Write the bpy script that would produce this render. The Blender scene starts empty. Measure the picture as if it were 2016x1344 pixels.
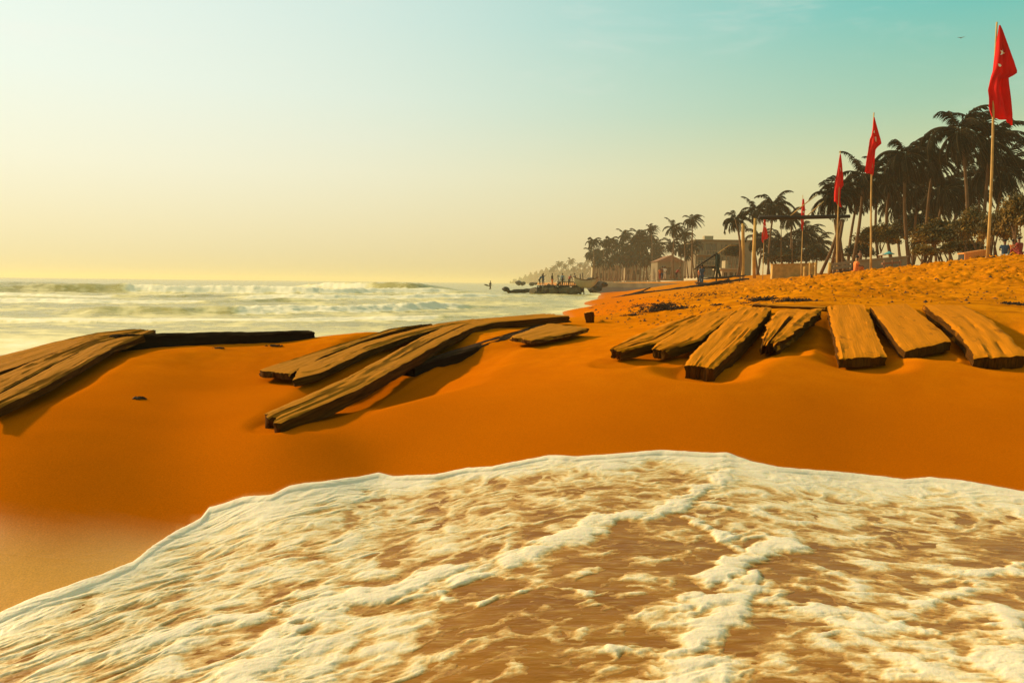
import bpy, bmesh, math, random
import numpy as np
from mathutils import Vector, Matrix

random.seed(7)
R = math.radians
scene = bpy.context.scene
col = scene.collection

# ------------------------------------------------------------------ camera
CAM_H = 1.35
PITCH, ROLL, FPX = R(4.2), R(0.66), 1568.0
cam_data = bpy.data.cameras.new('camera')
cam_data.sensor_width = 36.0
cam_data.lens = 28.0
cam_data.clip_start = 0.05
cam_data.clip_end = 12000
cam = bpy.data.objects.new('camera', cam_data)
col.objects.link(cam)
CAM_M = Matrix.Translation((0, 0, CAM_H)) @ Matrix.Rotation(R(90) - PITCH, 4, 'X') @ Matrix.Rotation(ROLL, 4, 'Z')
cam.matrix_world = CAM_M
scene.camera = cam

# ------------------------------------------------------------------ sky and sun
SUN_AZ, SUN_EL = R(-62), R(27)      # azimuth from +Y towards +X
world = bpy.data.worlds.new('World')
scene.world = world
world.use_nodes = True
wt = world.node_tree
wn, wl = wt.nodes, wt.links
wn.clear()
def wnode(t, **k):
    n = wn.new(t)
    for a, b in k.items():
        setattr(n, a, b)
    return n
sky = wnode('ShaderNodeTexSky', sky_type='NISHITA')
sky.sun_disc = False
sky.sun_elevation = SUN_EL
sky.sun_rotation = SUN_AZ
sky.altitude = 0
sky.air_density = 1.6
sky.dust_density = 4.0
sky.ozone_density = 1.0
tc = wnode('ShaderNodeTexCoord')
sep = wnode('ShaderNodeSeparateXYZ')
wl.new(tc.outputs['Generated'], sep.inputs[0])
# the warm film grade of the photograph: a smooth tint of the sky by height and by distance from the sun
elev = wnode('ShaderNodeMapRange'); elev.clamp = True
elev.inputs['From Min'].default_value = 0.0
elev.inputs['From Max'].default_value = 1.0
wl.new(sep.outputs['Z'], elev.inputs['Value'])
rampA = wnode('ShaderNodeValToRGB')      # towards the sun
rampB = wnode('ShaderNodeValToRGB')      # away from the sun
def fill(ramp, stops):
    el = ramp.color_ramp.elements
    while len(el) > 1:
        el.remove(el[-1])
    el[0].position, el[0].color = stops[0][0], (*stops[0][1], 1)
    for p, c in stops[1:]:
        e = el.new(p); e.color = (*c, 1)
fill(rampA, [(0.0, (0.93, 0.80, 0.44)), (0.06, (0.95, 0.86, 0.55)), (0.13, (0.94, 0.93, 0.71)), (0.22, (0.87, 0.96, 0.84)), (0.34, (0.80, 0.94, 0.88)), (0.6, (0.76, 0.71, 0.52)), (1.0, (0.56, 0.47, 0.31))])
fill(rampB, [(0.0, (0.90, 0.70, 0.28)), (0.06, (0.88, 0.72, 0.31)), (0.13, (0.76, 0.77, 0.40)), (0.20, (0.42, 0.70, 0.49)), (0.30, (0.17, 0.64, 0.56)), (0.4, (0.14, 0.60, 0.55)), (0.6, (0.28, 0.44, 0.36)), (1.0, (0.38, 0.37, 0.26))])
wl.new(elev.outputs[0], rampA.inputs[0]); wl.new(elev.outputs[0], rampB.inputs[0])
az = wnode('ShaderNodeVectorMath', operation='DOT_PRODUCT')
az.inputs[1].default_value = (math.sin(SUN_AZ), math.cos(SUN_AZ), 0)
wl.new(tc.outputs['Generated'], az.inputs[0])
azm = wnode('ShaderNodeMapRange', interpolation_type='SMOOTHSTEP')
azm.inputs['From Min'].default_value = -0.12
azm.inputs['From Max'].default_value = 0.84
wl.new(az.outputs['Value'], azm.inputs['Value'])
tint = wnode('ShaderNodeMix', data_type='RGBA')
wl.new(azm.outputs[0], tint.inputs['Factor'])
wl.new(rampB.outputs[0], tint.inputs['A']); wl.new(rampA.outputs[0], tint.inputs['B'])
# thin high cloud
cmap = wnode('ShaderNodeMapping'); cmap.inputs['Scale'].default_value = (1.6, 1.6, 7.0)
wl.new(tc.outputs['Generated'], cmap.inputs['Vector'])
cn = wnode('ShaderNodeTexNoise'); cn.inputs['Scale'].default_value = 2.2; cn.inputs['Detail'].default_value = 8; cn.inputs['Roughness'].default_value = 0.62
cn.inputs['Distortion'].default_value = 0.5
wl.new(cmap.outputs[0], cn.inputs['Vector'])
cr = wnode('ShaderNodeMapRange', interpolation_type='SMOOTHSTEP')
cr.inputs['From Min'].default_value = 0.50; cr.inputs['From Max'].default_value = 0.78
cr.inputs['To Max'].default_value = 0.55
wl.new(cn.outputs['Fac'], cr.inputs['Value'])
chi = wnode('ShaderNodeMapRange'); chi.inputs['From Min'].default_value = 0.14; chi.inputs['From Max'].default_value = 0.3
wl.new(sep.outputs['Z'], chi.inputs['Value'])
cmul = wnode('ShaderNodeMath', operation='MULTIPLY'); wl.new(cr.outputs[0], cmul.inputs[0]); wl.new(chi.outputs[0], cmul.inputs[1])
cloud = wnode('ShaderNodeMix', data_type='RGBA')
cloud.inputs['B'].default_value = (0.92, 0.94, 0.84, 1)
wl.new(cmul.outputs[0], cloud.inputs['Factor']); wl.new(tint.outputs['Result'], cloud.inputs['A'])
# Nishita brightness (normalised by SKY_NORM) carries the fall-off, the tint carries the film colour
bw = wnode('ShaderNodeRGBToBW'); wl.new(sky.outputs[0], bw.inputs[0])
SKY_NORM = 0.10
pw = wnode('ShaderNodeMath', operation='MULTIPLY'); wl.new(bw.outputs[0], pw.inputs[0]); pw.inputs[1].default_value = SKY_NORM
pp = wnode('ShaderNodeMath', operation='POWER'); wl.new(pw.outputs[0], pp.inputs[0]); pp.inputs[1].default_value = 0.12
vm = wnode('ShaderNodeVectorMath', operation='SCALE')
wl.new(cloud.outputs['Result'], vm.inputs[0]); wl.new(pp.outputs[0], vm.inputs['Scale'])
vm2 = wnode('ShaderNodeVectorMath', operation='SCALE'); vm2.inputs['Scale'].default_value = 10.0
wl.new(vm.outputs[0], vm2.inputs[0])
bg = wnode('ShaderNodeBackground'); bg.inputs['Strength'].default_value = 0.10
wl.new(vm2.outputs[0], bg.inputs['Color'])
wo = wnode('ShaderNodeOutputWorld'); wl.new(bg.outputs[0], wo.inputs['Surface'])

sun_data = bpy.data.lights.new('sun', 'SUN')
sun_data.energy = 5.0
sun_data.angle = R(3.0)
sun_data.color = (1.0, 0.76, 0.40)
sun = bpy.data.objects.new('sun', sun_data)
col.objects.link(sun)
sd = Vector((math.sin(SUN_AZ) * math.cos(SUN_EL), math.cos(SUN_AZ) * math.cos(SUN_EL), math.sin(SUN_EL)))
sun.rotation_euler = sd.to_track_quat('Z', 'Y').to_euler()
sun.location = (-20, 10, 30)

vs = scene.view_settings
vs.view_transform = 'Standard'
try: vs.look = 'None'
except Exception: pass
vs.gamma = 1.0
vs.exposure = 0.0
vs.use_curve_mapping = False
try:
    scene.cycles.volume_bounces = 1
    scene.cycles.max_bounces = 6
    scene.cycles.transparent_max_bounces = 6
except Exception: pass

# ------------------------------------------------------------------ places: a point of the photograph at a given distance
M3 = np.array(CAM_M.to_3x3())
def ray(px, py):
    v = np.stack([np.asarray(px, float) - 1008.0, 672.0 - np.asarray(py, float), np.full(np.shape(px), -FPX)], -1)
    return v @ M3.T
def P(px, py, depth):
    d = ray(px, py)
    k = depth / d[..., 1]
    return np.array([0, 0, CAM_H]) + d * (k[..., None] if np.ndim(k) else k)
def on_plane(px, py, a, b, c):          # ray meets z = a + b*x + c*y (z measured from the sea)
    d = ray(px, py)
    t = (a - CAM_H) / (d[2] - b * d[0] - c * d[1])
    return np.array([0, 0, CAM_H]) + d * t

# ------------------------------------------------------------------ noise
_rng = np.random.RandomState(11)
_perm = _rng.permutation(1024)
_ga = _rng.rand(1024) * 2 * math.pi
_gx, _gy = np.cos(_ga), np.sin(_ga)
def perlin(x, y):
    xi = np.floor(x).astype(np.int64); yi = np.floor(y).astype(np.int64)
    xf = x - xi; yf = y - yi
    def g(ix, iy, dx, dy):
        h = _perm[(_perm[ix & 1023] + iy) & 1023]
        return _gx[h] * dx + _gy[h] * dy
    u = xf * xf * xf * (xf * (xf * 6 - 15) + 10); v = yf * yf * yf * (yf * (yf * 6 - 15) + 10)
    a = g(xi, yi, xf, yf); b = g(xi + 1, yi, xf - 1, yf)
    c = g(xi, yi + 1, xf, yf - 1); d = g(xi + 1, yi + 1, xf - 1, yf - 1)
    return ((a + (b - a) * u) * (1 - v) + (c + (d - c) * u) * v) * 1.5
def fbm(x, y, o=4, gain=0.5, lac=2.03):
    s = np.zeros_like(x); a = 1.0
    for i in range(o):
        s += a * perlin(x + 17.3 * i, y - 9.1 * i); a *= gain; x = x * lac; y = y * lac
    return s
def sstep(a, b, x):
    t = np.clip((x - a) / (b - a), 0, 1); return t * t * (3 - 2 * t)

# ------------------------------------------------------------------ mesh helpers
def mesh_obj(name, verts, faces, mats=None, parent=None, smooth=False, mat_idx=None, loc=None):
    me = bpy.data.meshes.new(name)
    me.from_pydata([tuple(v) for v in verts], [], [tuple(f) for f in faces])
    for m in (mats if isinstance(mats, (list, tuple)) else [mats] if mats else []):
        me.materials.append(m)
    if mat_idx is not None:
        me.polygons.foreach_set('material_index', np.array(mat_idx, np.int32))
    if smooth:
        me.polygons.foreach_set('use_smooth', np.ones(len(me.polygons), bool))
    me.update()
    o = bpy.data.objects.new(name, me)
    col.objects.link(o)
    if parent is not None: o.parent = parent
    if loc is not None: o.location = loc
    return o
def grid_obj(name, X, Y, Z, mat, keep=None, attrs=None):
    n, m = X.shape
    co = np.stack([X, Y, Z], -1).reshape(-1, 3)
    idx = np.arange(n * m).reshape(n, m)
    q = np.stack([idx[:-1, :-1], idx[:-1, 1:], idx[1:, 1:], idx[1:, :-1]], -1).reshape(-1, 4)
    if keep is not None:
        k = (keep[:-1, :-1] | keep[:-1, 1:] | keep[1:, 1:] | keep[1:, :-1]).reshape(-1)
        q = q[k]
        used = np.zeros(n * m, bool); used[q.reshape(-1)] = True
        remap = np.cumsum(used) - 1
        q = remap[q]; co = co[used]
    else:
        used = np.ones(n * m, bool)
    me = bpy.data.meshes.new(name)
    me.vertices.add(len(co)); me.vertices.foreach_set('co', co.astype(np.float32).reshape(-1))
    me.loops.add(q.size); me.loops.foreach_set('vertex_index', q.reshape(-1).astype(np.int32))
    me.polygons.add(len(q)); me.polygons.foreach_set('loop_start', (np.arange(len(q)) * 4).astype(np.int32))
    me.polygons.foreach_set('loop_total', np.full(len(q), 4, np.int32))
    me.polygons.foreach_set('use_smooth', np.ones(len(q), bool))
    me.update(calc_edges=True)
    for an, av in (attrs or {}).items():
        a = me.attributes.new(an, 'FLOAT', 'POINT')
        a.data.foreach_set('value', av.reshape(-1)[used].astype(np.float32))
    me.materials.append(mat)
    o = bpy.data.objects.new(name, me)
    col.objects.link(o)
    return o
def empty(name, loc):
    o = bpy.data.objects.new(name, None); o.location = loc; o.empty_display_size = 0.3
    col.objects.link(o); return o
def tag(o, label=None, cat=None, group=None, kind=None):
    if label: o['label'] = label
    if cat: o['category'] = cat
    if group: o['group'] = group
    if kind: o['kind'] = kind
    return o

# ------------------------------------------------------------------ materials
def new_mat(name):
    m = bpy.data.materials.new(name); m.use_nodes = True
    nt = m.node_tree
    return m, nt, nt.nodes['Principled BSDF']
def N(nt, t, **k):
    n = nt.nodes.new(t)
    for a, b in k.items(): setattr(n, a, b)
    return n
def simple(name, c, rough=0.8, var=0.25, scale=6.0, bump=0.0, metallic=0.0, spec=0.3, trans=0.0):
    m, nt, p = new_mat(name)
    tcn = N(nt, 'ShaderNodeTexCoord')
    nz = N(nt, 'ShaderNodeTexNoise'); nz.inputs['Scale'].default_value = scale; nz.inputs['Detail'].default_value = 6
    nt.links.new(tcn.outputs['Object'], nz.inputs['Vector'])
    r = N(nt, 'ShaderNodeValToRGB')
    r.color_ramp.elements[0].position = 0.3; r.color_ramp.elements[1].position = 0.7
    r.color_ramp.elements[0].color = (*[x * (1 - var) for x in c], 1)
    r.color_ramp.elements[1].color = (*[min(1, x * (1 + var)) for x in c], 1)
    nt.links.new(nz.outputs['Fac'], r.inputs[0]); nt.links.new(r.outputs[0], p.inputs['Base Color'])
    p.inputs['Roughness'].default_value = rough
    p.inputs['Metallic'].default_value = metallic
    p.inputs['Specular IOR Level'].default_value = spec
    if trans:
        p.inputs['Transmission Weight'].default_value = 0
        p.inputs['Subsurface Weight'].default_value = 0
        tr = N(nt, 'ShaderNodeBsdfTranslucent'); nt.links.new(r.outputs[0], tr.inputs[0])
        mx = N(nt, 'ShaderNodeMixShader'); mx.inputs[0].default_value = trans
        out = nt.nodes['Material Output']
        nt.links.new(p.outputs[0], mx.inputs[1]); nt.links.new(tr.outputs[0], mx.inputs[2]); nt.links.new(mx.outputs[0], out.inputs['Surface'])
    if bump:
        b = N(nt, 'ShaderNodeBump'); b.inputs['Strength'].default_value = bump; b.inputs['Distance'].default_value = 0.02
        nt.links.new(nz.outputs['Fac'], b.inputs['Height']); nt.links.new(b.outputs[0], p.inputs['Normal'])
    return m
def attr(nt, name):
    a = N(nt, 'ShaderNodeAttribute'); a.attribute_name = name; return a.outputs['Fac']
def mixc(nt, f, a, b):
    m = N(nt, 'ShaderNodeMix', data_type='RGBA')
    for s, v in (('Factor', f), ('A', a), ('B', b)):
        if isinstance(v, bpy.types.NodeSocket): nt.links.new(v, m.inputs[s])
        elif s == 'Factor': m.inputs[s].default_value = v
        else: m.inputs[s].default_value = (*v, 1)
    return m.outputs['Result']
def mapr(nt, v, a, b, c=0.0, d=1.0):
    m = N(nt, 'ShaderNodeMapRange'); nt.links.new(v, m.inputs['Value'])
    for s, x in (('From Min', a), ('From Max', b), ('To Min', c), ('To Max', d)): m.inputs[s].default_value = x
    return m.outputs[0]
def noise(nt, vec, scale, detail=5, rough=0.55, mapping=None):
    n = N(nt, 'ShaderNodeTexNoise'); n.inputs['Scale'].default_value = scale; n.inputs['Detail'].default_value = detail; n.inputs['Roughness'].default_value = rough
    if mapping:
        mp = N(nt, 'ShaderNodeMapping'); mp.inputs['Scale'].default_value = mapping
        nt.links.new(vec, mp.inputs['Vector']); vec = mp.outputs[0]
    nt.links.new(vec, n.inputs['Vector']); return n.outputs['Fac']
def math_n(nt, op, a, b):
    m = N(nt, 'ShaderNodeMath', operation=op)
    for i, v in enumerate((a, b)):
        if isinstance(v, bpy.types.NodeSocket): nt.links.new(v, m.inputs[i])
        else: m.inputs[i].default_value = v
    return m.outputs[0]

def sand_material():
    m, nt, p = new_mat('sand')
    pos = N(nt, 'ShaderNodeNewGeometry').outputs['Position']
    wet = attr(nt, 'wet'); film = attr(nt, 'film')
    n1 = noise(nt, pos, 0.9, 6); n2 = noise(nt, pos, 160, 2); n3 = noise(nt, pos, 7, 5); n4 = noise(nt, pos, 2.6, 7, 0.68)
    dry = mixc(nt, mapr(nt, n1, 0.35, 0.65), (0.74, 0.250, 0.005), (0.52, 0.158, 0.003))
    damp = mixc(nt, mapr(nt, n3, 0.3, 0.7), (0.70, 0.200, 0.002), (0.57, 0.145, 0.0015))
    soaked = mixc(nt, mapr(nt, n1, 0.3, 0.7), (0.56, 0.135, 0.001), (0.50, 0.115, 0.001))
    dry = mixc(nt, mapr(nt, n4, 0.46, 0.64, 0, 0.75), dry, (0.33, 0.100, 0.004))
    w1 = mapr(nt, wet, 0.0, 0.5); w2 = mapr(nt, wet, 0.5, 1.0)
    c = mixc(nt, w2, mixc(nt, w1, dry, damp), soaked)
    c = mixc(nt, math_n(nt, 'MULTIPLY', film, 0.75), c, (0.76, 0.38, 0.045))  # sky reflection on the water film painted in as paler sand
    grain = mapr(nt, n2, 0.25, 0.75, 0.82, 1.16)
    g = N(nt, 'ShaderNodeVectorMath', operation='SCALE'); nt.links.new(c, g.inputs[0]); nt.links.new(grain, g.inputs['Scale'])
    nt.links.new(g.outputs[0], p.inputs['Base Color'])
    rg = mapr(nt, wet, 0.3, 1.0, 0.95, 0.62)
    rr = math_n(nt, 'SUBTRACT', rg, math_n(nt, 'MULTIPLY', film, 0.42))
    nt.links.new(rr, p.inputs['Roughness'])
    nt.links.new(mapr(nt, film, 0, 1, 0.0, 0.30), p.inputs['Specular IOR Level'])
    b = N(nt, 'ShaderNodeBump'); b.inputs['Distance'].default_value = 0.004
    nt.links.new(mapr(nt, wet, 0, 1, 0.55, 0.22), b.inputs['Strength'])
    nt.links.new(n2, b.inputs['Height'])
    b2 = N(nt, 'ShaderNodeBump'); b2.inputs['Distance'].default_value = 0.03
    nt.links.new(mapr(nt, wet, 0, 0.6, 0.5, 0.10), b2.inputs['Strength'])
    nt.links.new(n3, b2.inputs['Height']); nt.links.new(b.outputs[0], b2.inputs['Normal'])
    nt.links.new(b2.outputs[0], p.inputs['Normal'])
    return m

def foam_material():
    m, nt, p = new_mat('foam')
    pos = N(nt, 'ShaderNodeNewGeometry').outputs['Position']
    th = attr(nt, 'thick')
    n2 = noise(nt, pos, 90, 4, 0.6); n1 = noise(nt, pos, 14, 4)
    n3 = noise(nt, pos, 55, 5, 0.7, (0.6, 1.5, 1))
    t2 = math_n(nt, 'ADD', th, mapr(nt, n3, 0.25, 0.75, -0.20, 0.20))
    rp = N(nt, 'ShaderNodeValToRGB'); fill(rp, [(0.0, (0.40, 0.175, 0.036)), (0.22, (0.62, 0.33, 0.085)), (0.48, (0.88, 0.64, 0.32)), (0.75, (0.95, 0.78, 0.53)), (1.0, (0.97, 0.82, 0.63))])
    nt.links.new(t2, rp.inputs[0]); c = rp.outputs[0]
    c2 = N(nt, 'ShaderNodeVectorMath', operation='SCALE'); nt.links.new(c, c2.inputs[0])
    nt.links.new(mapr(nt, n1, 0.3, 0.7, 0.90, 1.04), c2.inputs['Scale'])
    nt.links.new(c2.outputs[0], p.inputs['Base Color'])
    p.inputs['Roughness'].default_value = 0.5
    p.inputs['Specular IOR Level'].default_value = 0.35
    p.inputs['Subsurface Weight'].default_value = 0.25
    p.inputs['Subsurface Radius'].default_value = (0.03, 0.02, 0.01)
    p.inputs['Subsurface Scale'].default_value = 0.5
    b = N(nt, 'ShaderNodeBump'); b.inputs['Strength'].default_value = 0.35; b.inputs['Distance'].default_value = 0.006
    nt.links.new(n2, b.inputs['Height']); nt.links.new(b.outputs[0], p.inputs['Normal'])
    return m

def film_material():
    m, nt, p = new_mat('shallow_water')
    pos = N(nt, 'ShaderNodeNewGeometry').outputs['Position']
    n1 = noise(nt, pos, 3.0, 5, 0.6, (1.0, 2.2, 1)); n2 = noise(nt, pos, 30, 4, 0.6, (0.35, 1.6, 1))
    c = mixc(nt, mapr(nt, n1, 0.3, 0.7), (0.42, 0.180, 0.026), (0.26, 0.095, 0.012))
    c = mixc(nt, mapr(nt, n2, 0.52, 0.72, 0, 0.55), c, (0.66, 0.40, 0.12))
    nt.links.new(c, p.inputs['Base Color'])
    p.inputs['Roughness'].default_value = 0.16
    p.inputs['Specular IOR Level'].default_value = 0.28
    p.inputs['IOR'].default_value = 1.33
    b = N(nt, 'ShaderNodeBump'); b.inputs['Strength'].default_value = 0.5; b.inputs['Distance'].default_value = 0.008
    nt.links.new(n2, b.inputs['Height']); nt.links.new(b.outputs[0], p.inputs['Normal'])
    return m

def sea_material():
    m, nt, p = new_mat('sea_water')
    pos = N(nt, 'ShaderNodeNewGeometry').outputs['Position']
    fo = attr(nt, 'foam')
    n1 = noise(nt, pos, 0.25, 6, 0.62, (0.5, 1.3, 1)); n2 = noise(nt, pos, 1.6, 5, 0.65, (0.6, 1.4, 1)); n3 = noise(nt, pos, 5, 4, 0.6, (0.6, 1.3, 1))
    c = mixc(nt, mapr(nt, n1, 0.32, 0.68), (0.33, 0.275, 0.065), (0.58, 0.485, 0.15))
    f = math_n(nt, 'ADD', fo, mapr(nt, n2, 0.3, 0.75, -0.35, 0.35))
    f = mapr(nt, f, 0.20, 0.66)
    c = mixc(nt, f, c, (0.88, 0.77, 0.43))
    c = mixc(nt, mapr(nt, fo, 0.75, 1.15), c, (0.99, 0.90, 0.68))
    nt.links.new(c, p.inputs['Base Color'])
    nt.links.new(mapr(nt, f, 0, 1, 0.24, 0.65), p.inputs['Roughness'])
    p.inputs['IOR'].default_value = 1.33; p.inputs['Specular IOR Level'].default_value = 0.35
    b = N(nt, 'ShaderNodeBump'); b.inputs['Strength'].default_value = 0.7; b.inputs['Distance'].default_value = 0.10
    nt.links.new(n2, b.inputs['Height'])
    b2 = N(nt, 'ShaderNodeBump'); b2.inputs['Strength'].default_value = 0.5; b2.inputs['Distance'].default_value = 0.03
    nt.links.new(n3, b2.inputs['Height']); nt.links.new(b.outputs[0], b2.inputs['Normal']); nt.links.new(b2.outputs[0], p.inputs['Normal'])
    return m

def wood_material(name, light, dark, sandy, sand_lit_amt):  # sandy: top face colour, sand coat and painted sunlight together
    m, nt, p = new_mat(name)
    uv = N(nt, 'ShaderNodeUVMap').outputs[0]
    geo = N(nt, 'ShaderNodeNewGeometry')
    g1 = noise(nt, uv, 13, 8, 0.70, (0.22, 5.0, 1)); g2 = noise(nt, uv, 30, 5, 0.6, (0.25, 7.0, 1)); big = noise(nt, uv, 3.0, 5, 0.6, (0.8, 2.0, 1))
    pos = noise(nt, geo.outputs['Position'], 12, 6, 0.6)
    c = mixc(nt, mapr(nt, g1, 0.32, 0.68), dark, light)
    c = mixc(nt, mapr(nt, g2, 0.56, 0.72, 0, 0.6), c, tuple(x * 0.35 for x in dark))
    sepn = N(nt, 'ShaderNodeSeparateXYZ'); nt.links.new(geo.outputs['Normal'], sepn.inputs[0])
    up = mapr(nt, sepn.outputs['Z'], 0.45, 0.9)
    sm = math_n(nt, 'MULTIPLY', up, math_n(nt, 'MULTIPLY', mapr(nt, math_n(nt, 'ADD', big, math_n(nt, 'MULTIPLY', pos, 0.6)), 0.42, 0.70), sand_lit_amt))
    c = mixc(nt, sm, c, sandy)  # tops paler with sand and painted light, sides left dark as painted shade
    nt.links.new(c, p.inputs['Base Color'])
    p.inputs['Roughness'].default_value = 0.9; p.inputs['Specular IOR Level'].default_value = 0.04
    b = N(nt, 'ShaderNodeBump'); b.inputs['Strength'].default_value = 0.65; b.inputs['Distance'].default_value = 0.010
    nt.links.new(g1, b.inputs['Height'])
    b2 = N(nt, 'ShaderNodeBump'); b2.inputs['Strength'].default_value = 0.5; b2.inputs['Distance'].default_value = 0.01
    nt.links.new(pos, b2.inputs['Height']); nt.links.new(b.outputs[0], b2.inputs['Normal']); nt.links.new(b2.outputs[0], p.inputs['Normal'])
    return m

MAT = {
    'sand': sand_material(), 'foam': foam_material(), 'film': film_material(), 'sea': sea_material(),
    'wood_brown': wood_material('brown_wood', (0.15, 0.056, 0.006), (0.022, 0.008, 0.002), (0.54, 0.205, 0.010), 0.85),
    'wood_sandy_lit': wood_material('sandy_lit_wood', (0.15, 0.054, 0.004), (0.032, 0.012, 0.002), (0.66, 0.215, 0.003), 1.0),
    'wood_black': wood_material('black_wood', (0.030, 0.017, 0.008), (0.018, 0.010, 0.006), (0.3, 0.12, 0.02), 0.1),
    'clod': simple('sand_clod', (0.42, 0.145, 0.008), 0.95, 0.35, 1.5, spec=0.0),
    'weed': simple('seaweed', (0.045, 0.022, 0.008), 0.8, 0.5, 12),
    'pole': simple('bamboo_pole', (0.50, 0.30, 0.09), 0.6, 0.3, 3),
    'post': simple('pale_post', (0.50, 0.29, 0.07), 0.8, 0.25, 2),
    'beam': simple('tarred_beam', (0.018, 0.012, 0.008), 0.7, 0.3, 2),
    'flag': simple('red_cloth', (0.80, 0.006, 0.004), 0.75, 0.12, 2, trans=0.35),
    'white': simple('white_cloth', (0.85, 0.78, 0.62), 0.8, 0.08, 2),
    'trunk': simple('palm_trunk', (0.13, 0.066, 0.026), 0.9, 0.35, 1.2, bump=0.5),
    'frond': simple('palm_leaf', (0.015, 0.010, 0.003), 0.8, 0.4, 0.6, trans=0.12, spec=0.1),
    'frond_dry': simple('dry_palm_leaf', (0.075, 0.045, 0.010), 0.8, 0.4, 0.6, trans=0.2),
    'leaf': simple('leaf', (0.075, 0.055, 0.009), 0.6, 0.5, 0.35, trans=0.2),
    'leaf_gold': simple('golden_leaf', (0.26, 0.15, 0.018), 0.6, 0.5, 0.35, trans=0.2),
    'leaf_dark': simple('dark_leaf', (0.034, 0.028, 0.010), 0.7, 0.4, 0.35, trans=0.1),
    'plaster': simple('plaster', (0.20, 0.155, 0.09), 0.9, 0.12, 0.5),
    'plaster_white': simple('white_plaster', (0.38, 0.30, 0.18), 0.9, 0.08, 0.5),
    'wet_wall': simple('stained_wall', (0.13, 0.10, 0.055), 0.9, 0.3, 0.4),
    'concrete': simple('concrete', (0.27, 0.21, 0.13), 0.9, 0.2, 1.0, bump=0.3),
    'dark': simple('dark_opening', (0.035, 0.025, 0.016), 0.6, 0.2, 2),
    'glass': simple('window_glass', (0.05, 0.04, 0.03), 0.15, 0.1, 2, spec=0.6),
    'roof': simple('roof_tile', (0.26, 0.12, 0.06), 0.9, 0.2, 2),
    'skin': simple('skin', (0.20, 0.085, 0.040), 0.6, 0.1, 4),
    'orange_cloth': simple('orange_cloth', (0.75, 0.20, 0.04), 0.8, 0.15, 4),
    'red_shirt': simple('red_shirt', (0.25, 0.03, 0.02), 0.8, 0.15, 4),
    'blue_cloth': simple('blue_cloth', (0.03, 0.07, 0.13), 0.8, 0.15, 4),
    'teal_cloth': simple('teal_cloth', (0.06, 0.32, 0.36), 0.7, 0.15, 4),
    'green_net': simple('green_net', (0.025, 0.045, 0.035), 0.9, 0.3, 8),
    'pale_shirt': simple('pale_shirt', (0.70, 0.62, 0.48), 0.8, 0.1, 4),
    'hull': simple('hull_paint', (0.42, 0.33, 0.20), 0.6, 0.25, 1.0),
    'hair': simple('hair', (0.012, 0.009, 0.007), 0.6, 0.2, 10),
    'bird': simple('bird_feathers', (0.16, 0.13, 0.07), 0.8, 0.2, 10),
    'crate': simple('orange_crate', (0.72, 0.26, 0.05), 0.7, 0.15, 2),
    'plastic': simple('cream_tarp', (0.72, 0.62, 0.42), 0.5, 0.15, 2),
}

# ------------------------------------------------------------------ beach
# heights of the sand, surveyed: (pixel x, pixel y, distance) for what is seen, (x, y, z) for what is not
SEEN = [
 (-300,1344,2.1),(0,1344,2.12),(500,1344,2.12),(1000,1344,2.1),(1500,1344,2.08),(2016,1344,2.05),(2400,1344,2.05),
 (-300,1300,2.3),(0,1215,2.43),(400,1020,3.17),(745,937,3.60),(1300,890,3.78),(1700,938,3.62),(2016,975,3.45),(2400,1010,3.3),
 (0,1000,2.98),(0,900,3.36),(-300,950,3.2),(300,880,3.75),
 (-300,860,3.7),(0,815,3.86),(280,785,4.4),(540,842,3.90),(640,850,3.95),(800,800,4.5),(1000,760,4.9),(400,720,5.8),(450,770,4.95),(350,800,4.4),(600,760,5.15),(640,830,4.25),(800,760,5.2),(900,720,5.95),(620,700,6.4),(1200,725,5.05),(1400,748,4.7),(1700,738,4.95),(2016,728,5.05),(2400,740,5.0),
 (-300,800,4.6),(150,735,4.9),(300,697,5.8),(400,684,6.3),(480,676,6.8),(620,664,7.2),(700,690,6.3),(700,657,8.0),(900,643,9.0),(900,690,6.7),(1000,700,6.4),(1000,665,7.6),
 (1110,626,10.5),(1160,633,9.5),(1130,665,7.6),(1200,690,6.2),(1200,622,11),(1180,650,8.6),
 (1300,600,15),(1250,590,30),(1400,590,14),(1400,610,10),(1300,635,8.6),(1500,596,9.2),(1600,592,9.4),(1800,590,9.4),(2016,590,9.4),(2400,590,9.4),
 (1600,575,12),(1800,572,12.5),(2016,560,13),(2400,560,13),(2016,507,25),(2400,480,25),(1943,508,25),(1800,527,31),(1713,534,37.6),(1648,541,48),(1578,547,70),(1500,553,90),
 (1380,563,70),(1300,570,75),(1300,563,105),(1250,577,110),(1150,599,52),(1110,612,39),(1180,588,72),(1240,570,118),(1400,575,35),(1500,570,28),(1600,562,24),
 (1500,603,7.9),(1700,602,7.9),(1900,602,7.9),(2016,610,7.8),(2300,610,7.8),
 (1250,665,7.0),
]
HID = [(-6,5.6,.78),(-5,7.5,.2),(-9,5,.7),(-7,9,-.6),(-3,8.5,.45),(-3,11,-.5),(-1,12,.3),(-1,16,-.5),(1,20,.2),(0.5,28,-.6),(3,45,-.4),(-20,20,-2.5),(-20,60,-2.5),(-5,40,-2),(0,100,-2),(6,90,-.6),
 (-60,150,-3),(10,200,-1.2),(18,200,-.3),(27,200,1.1),(45,200,2.5),(10,500,-1.0),(28,500,-.5),(46,500,1.0),(70,500,2.5),(-10,1200,-1),(40,1200,2.5),(-300,1200,-3),(0,3000,-1),(-800,3000,-3),(300,3000,3),(200,500,3.5),(100,200,3.5),
 (80,80,3.2),(60,50,3.0),(30,100,2.6),(22,100,1.7),(45,70,2.9),(1500,3000,4),(600,1200,4),(30,30,2.9),(-2,1,.12),(0,1,.14),(2,1,.16),(15,110,.55)]
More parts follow.
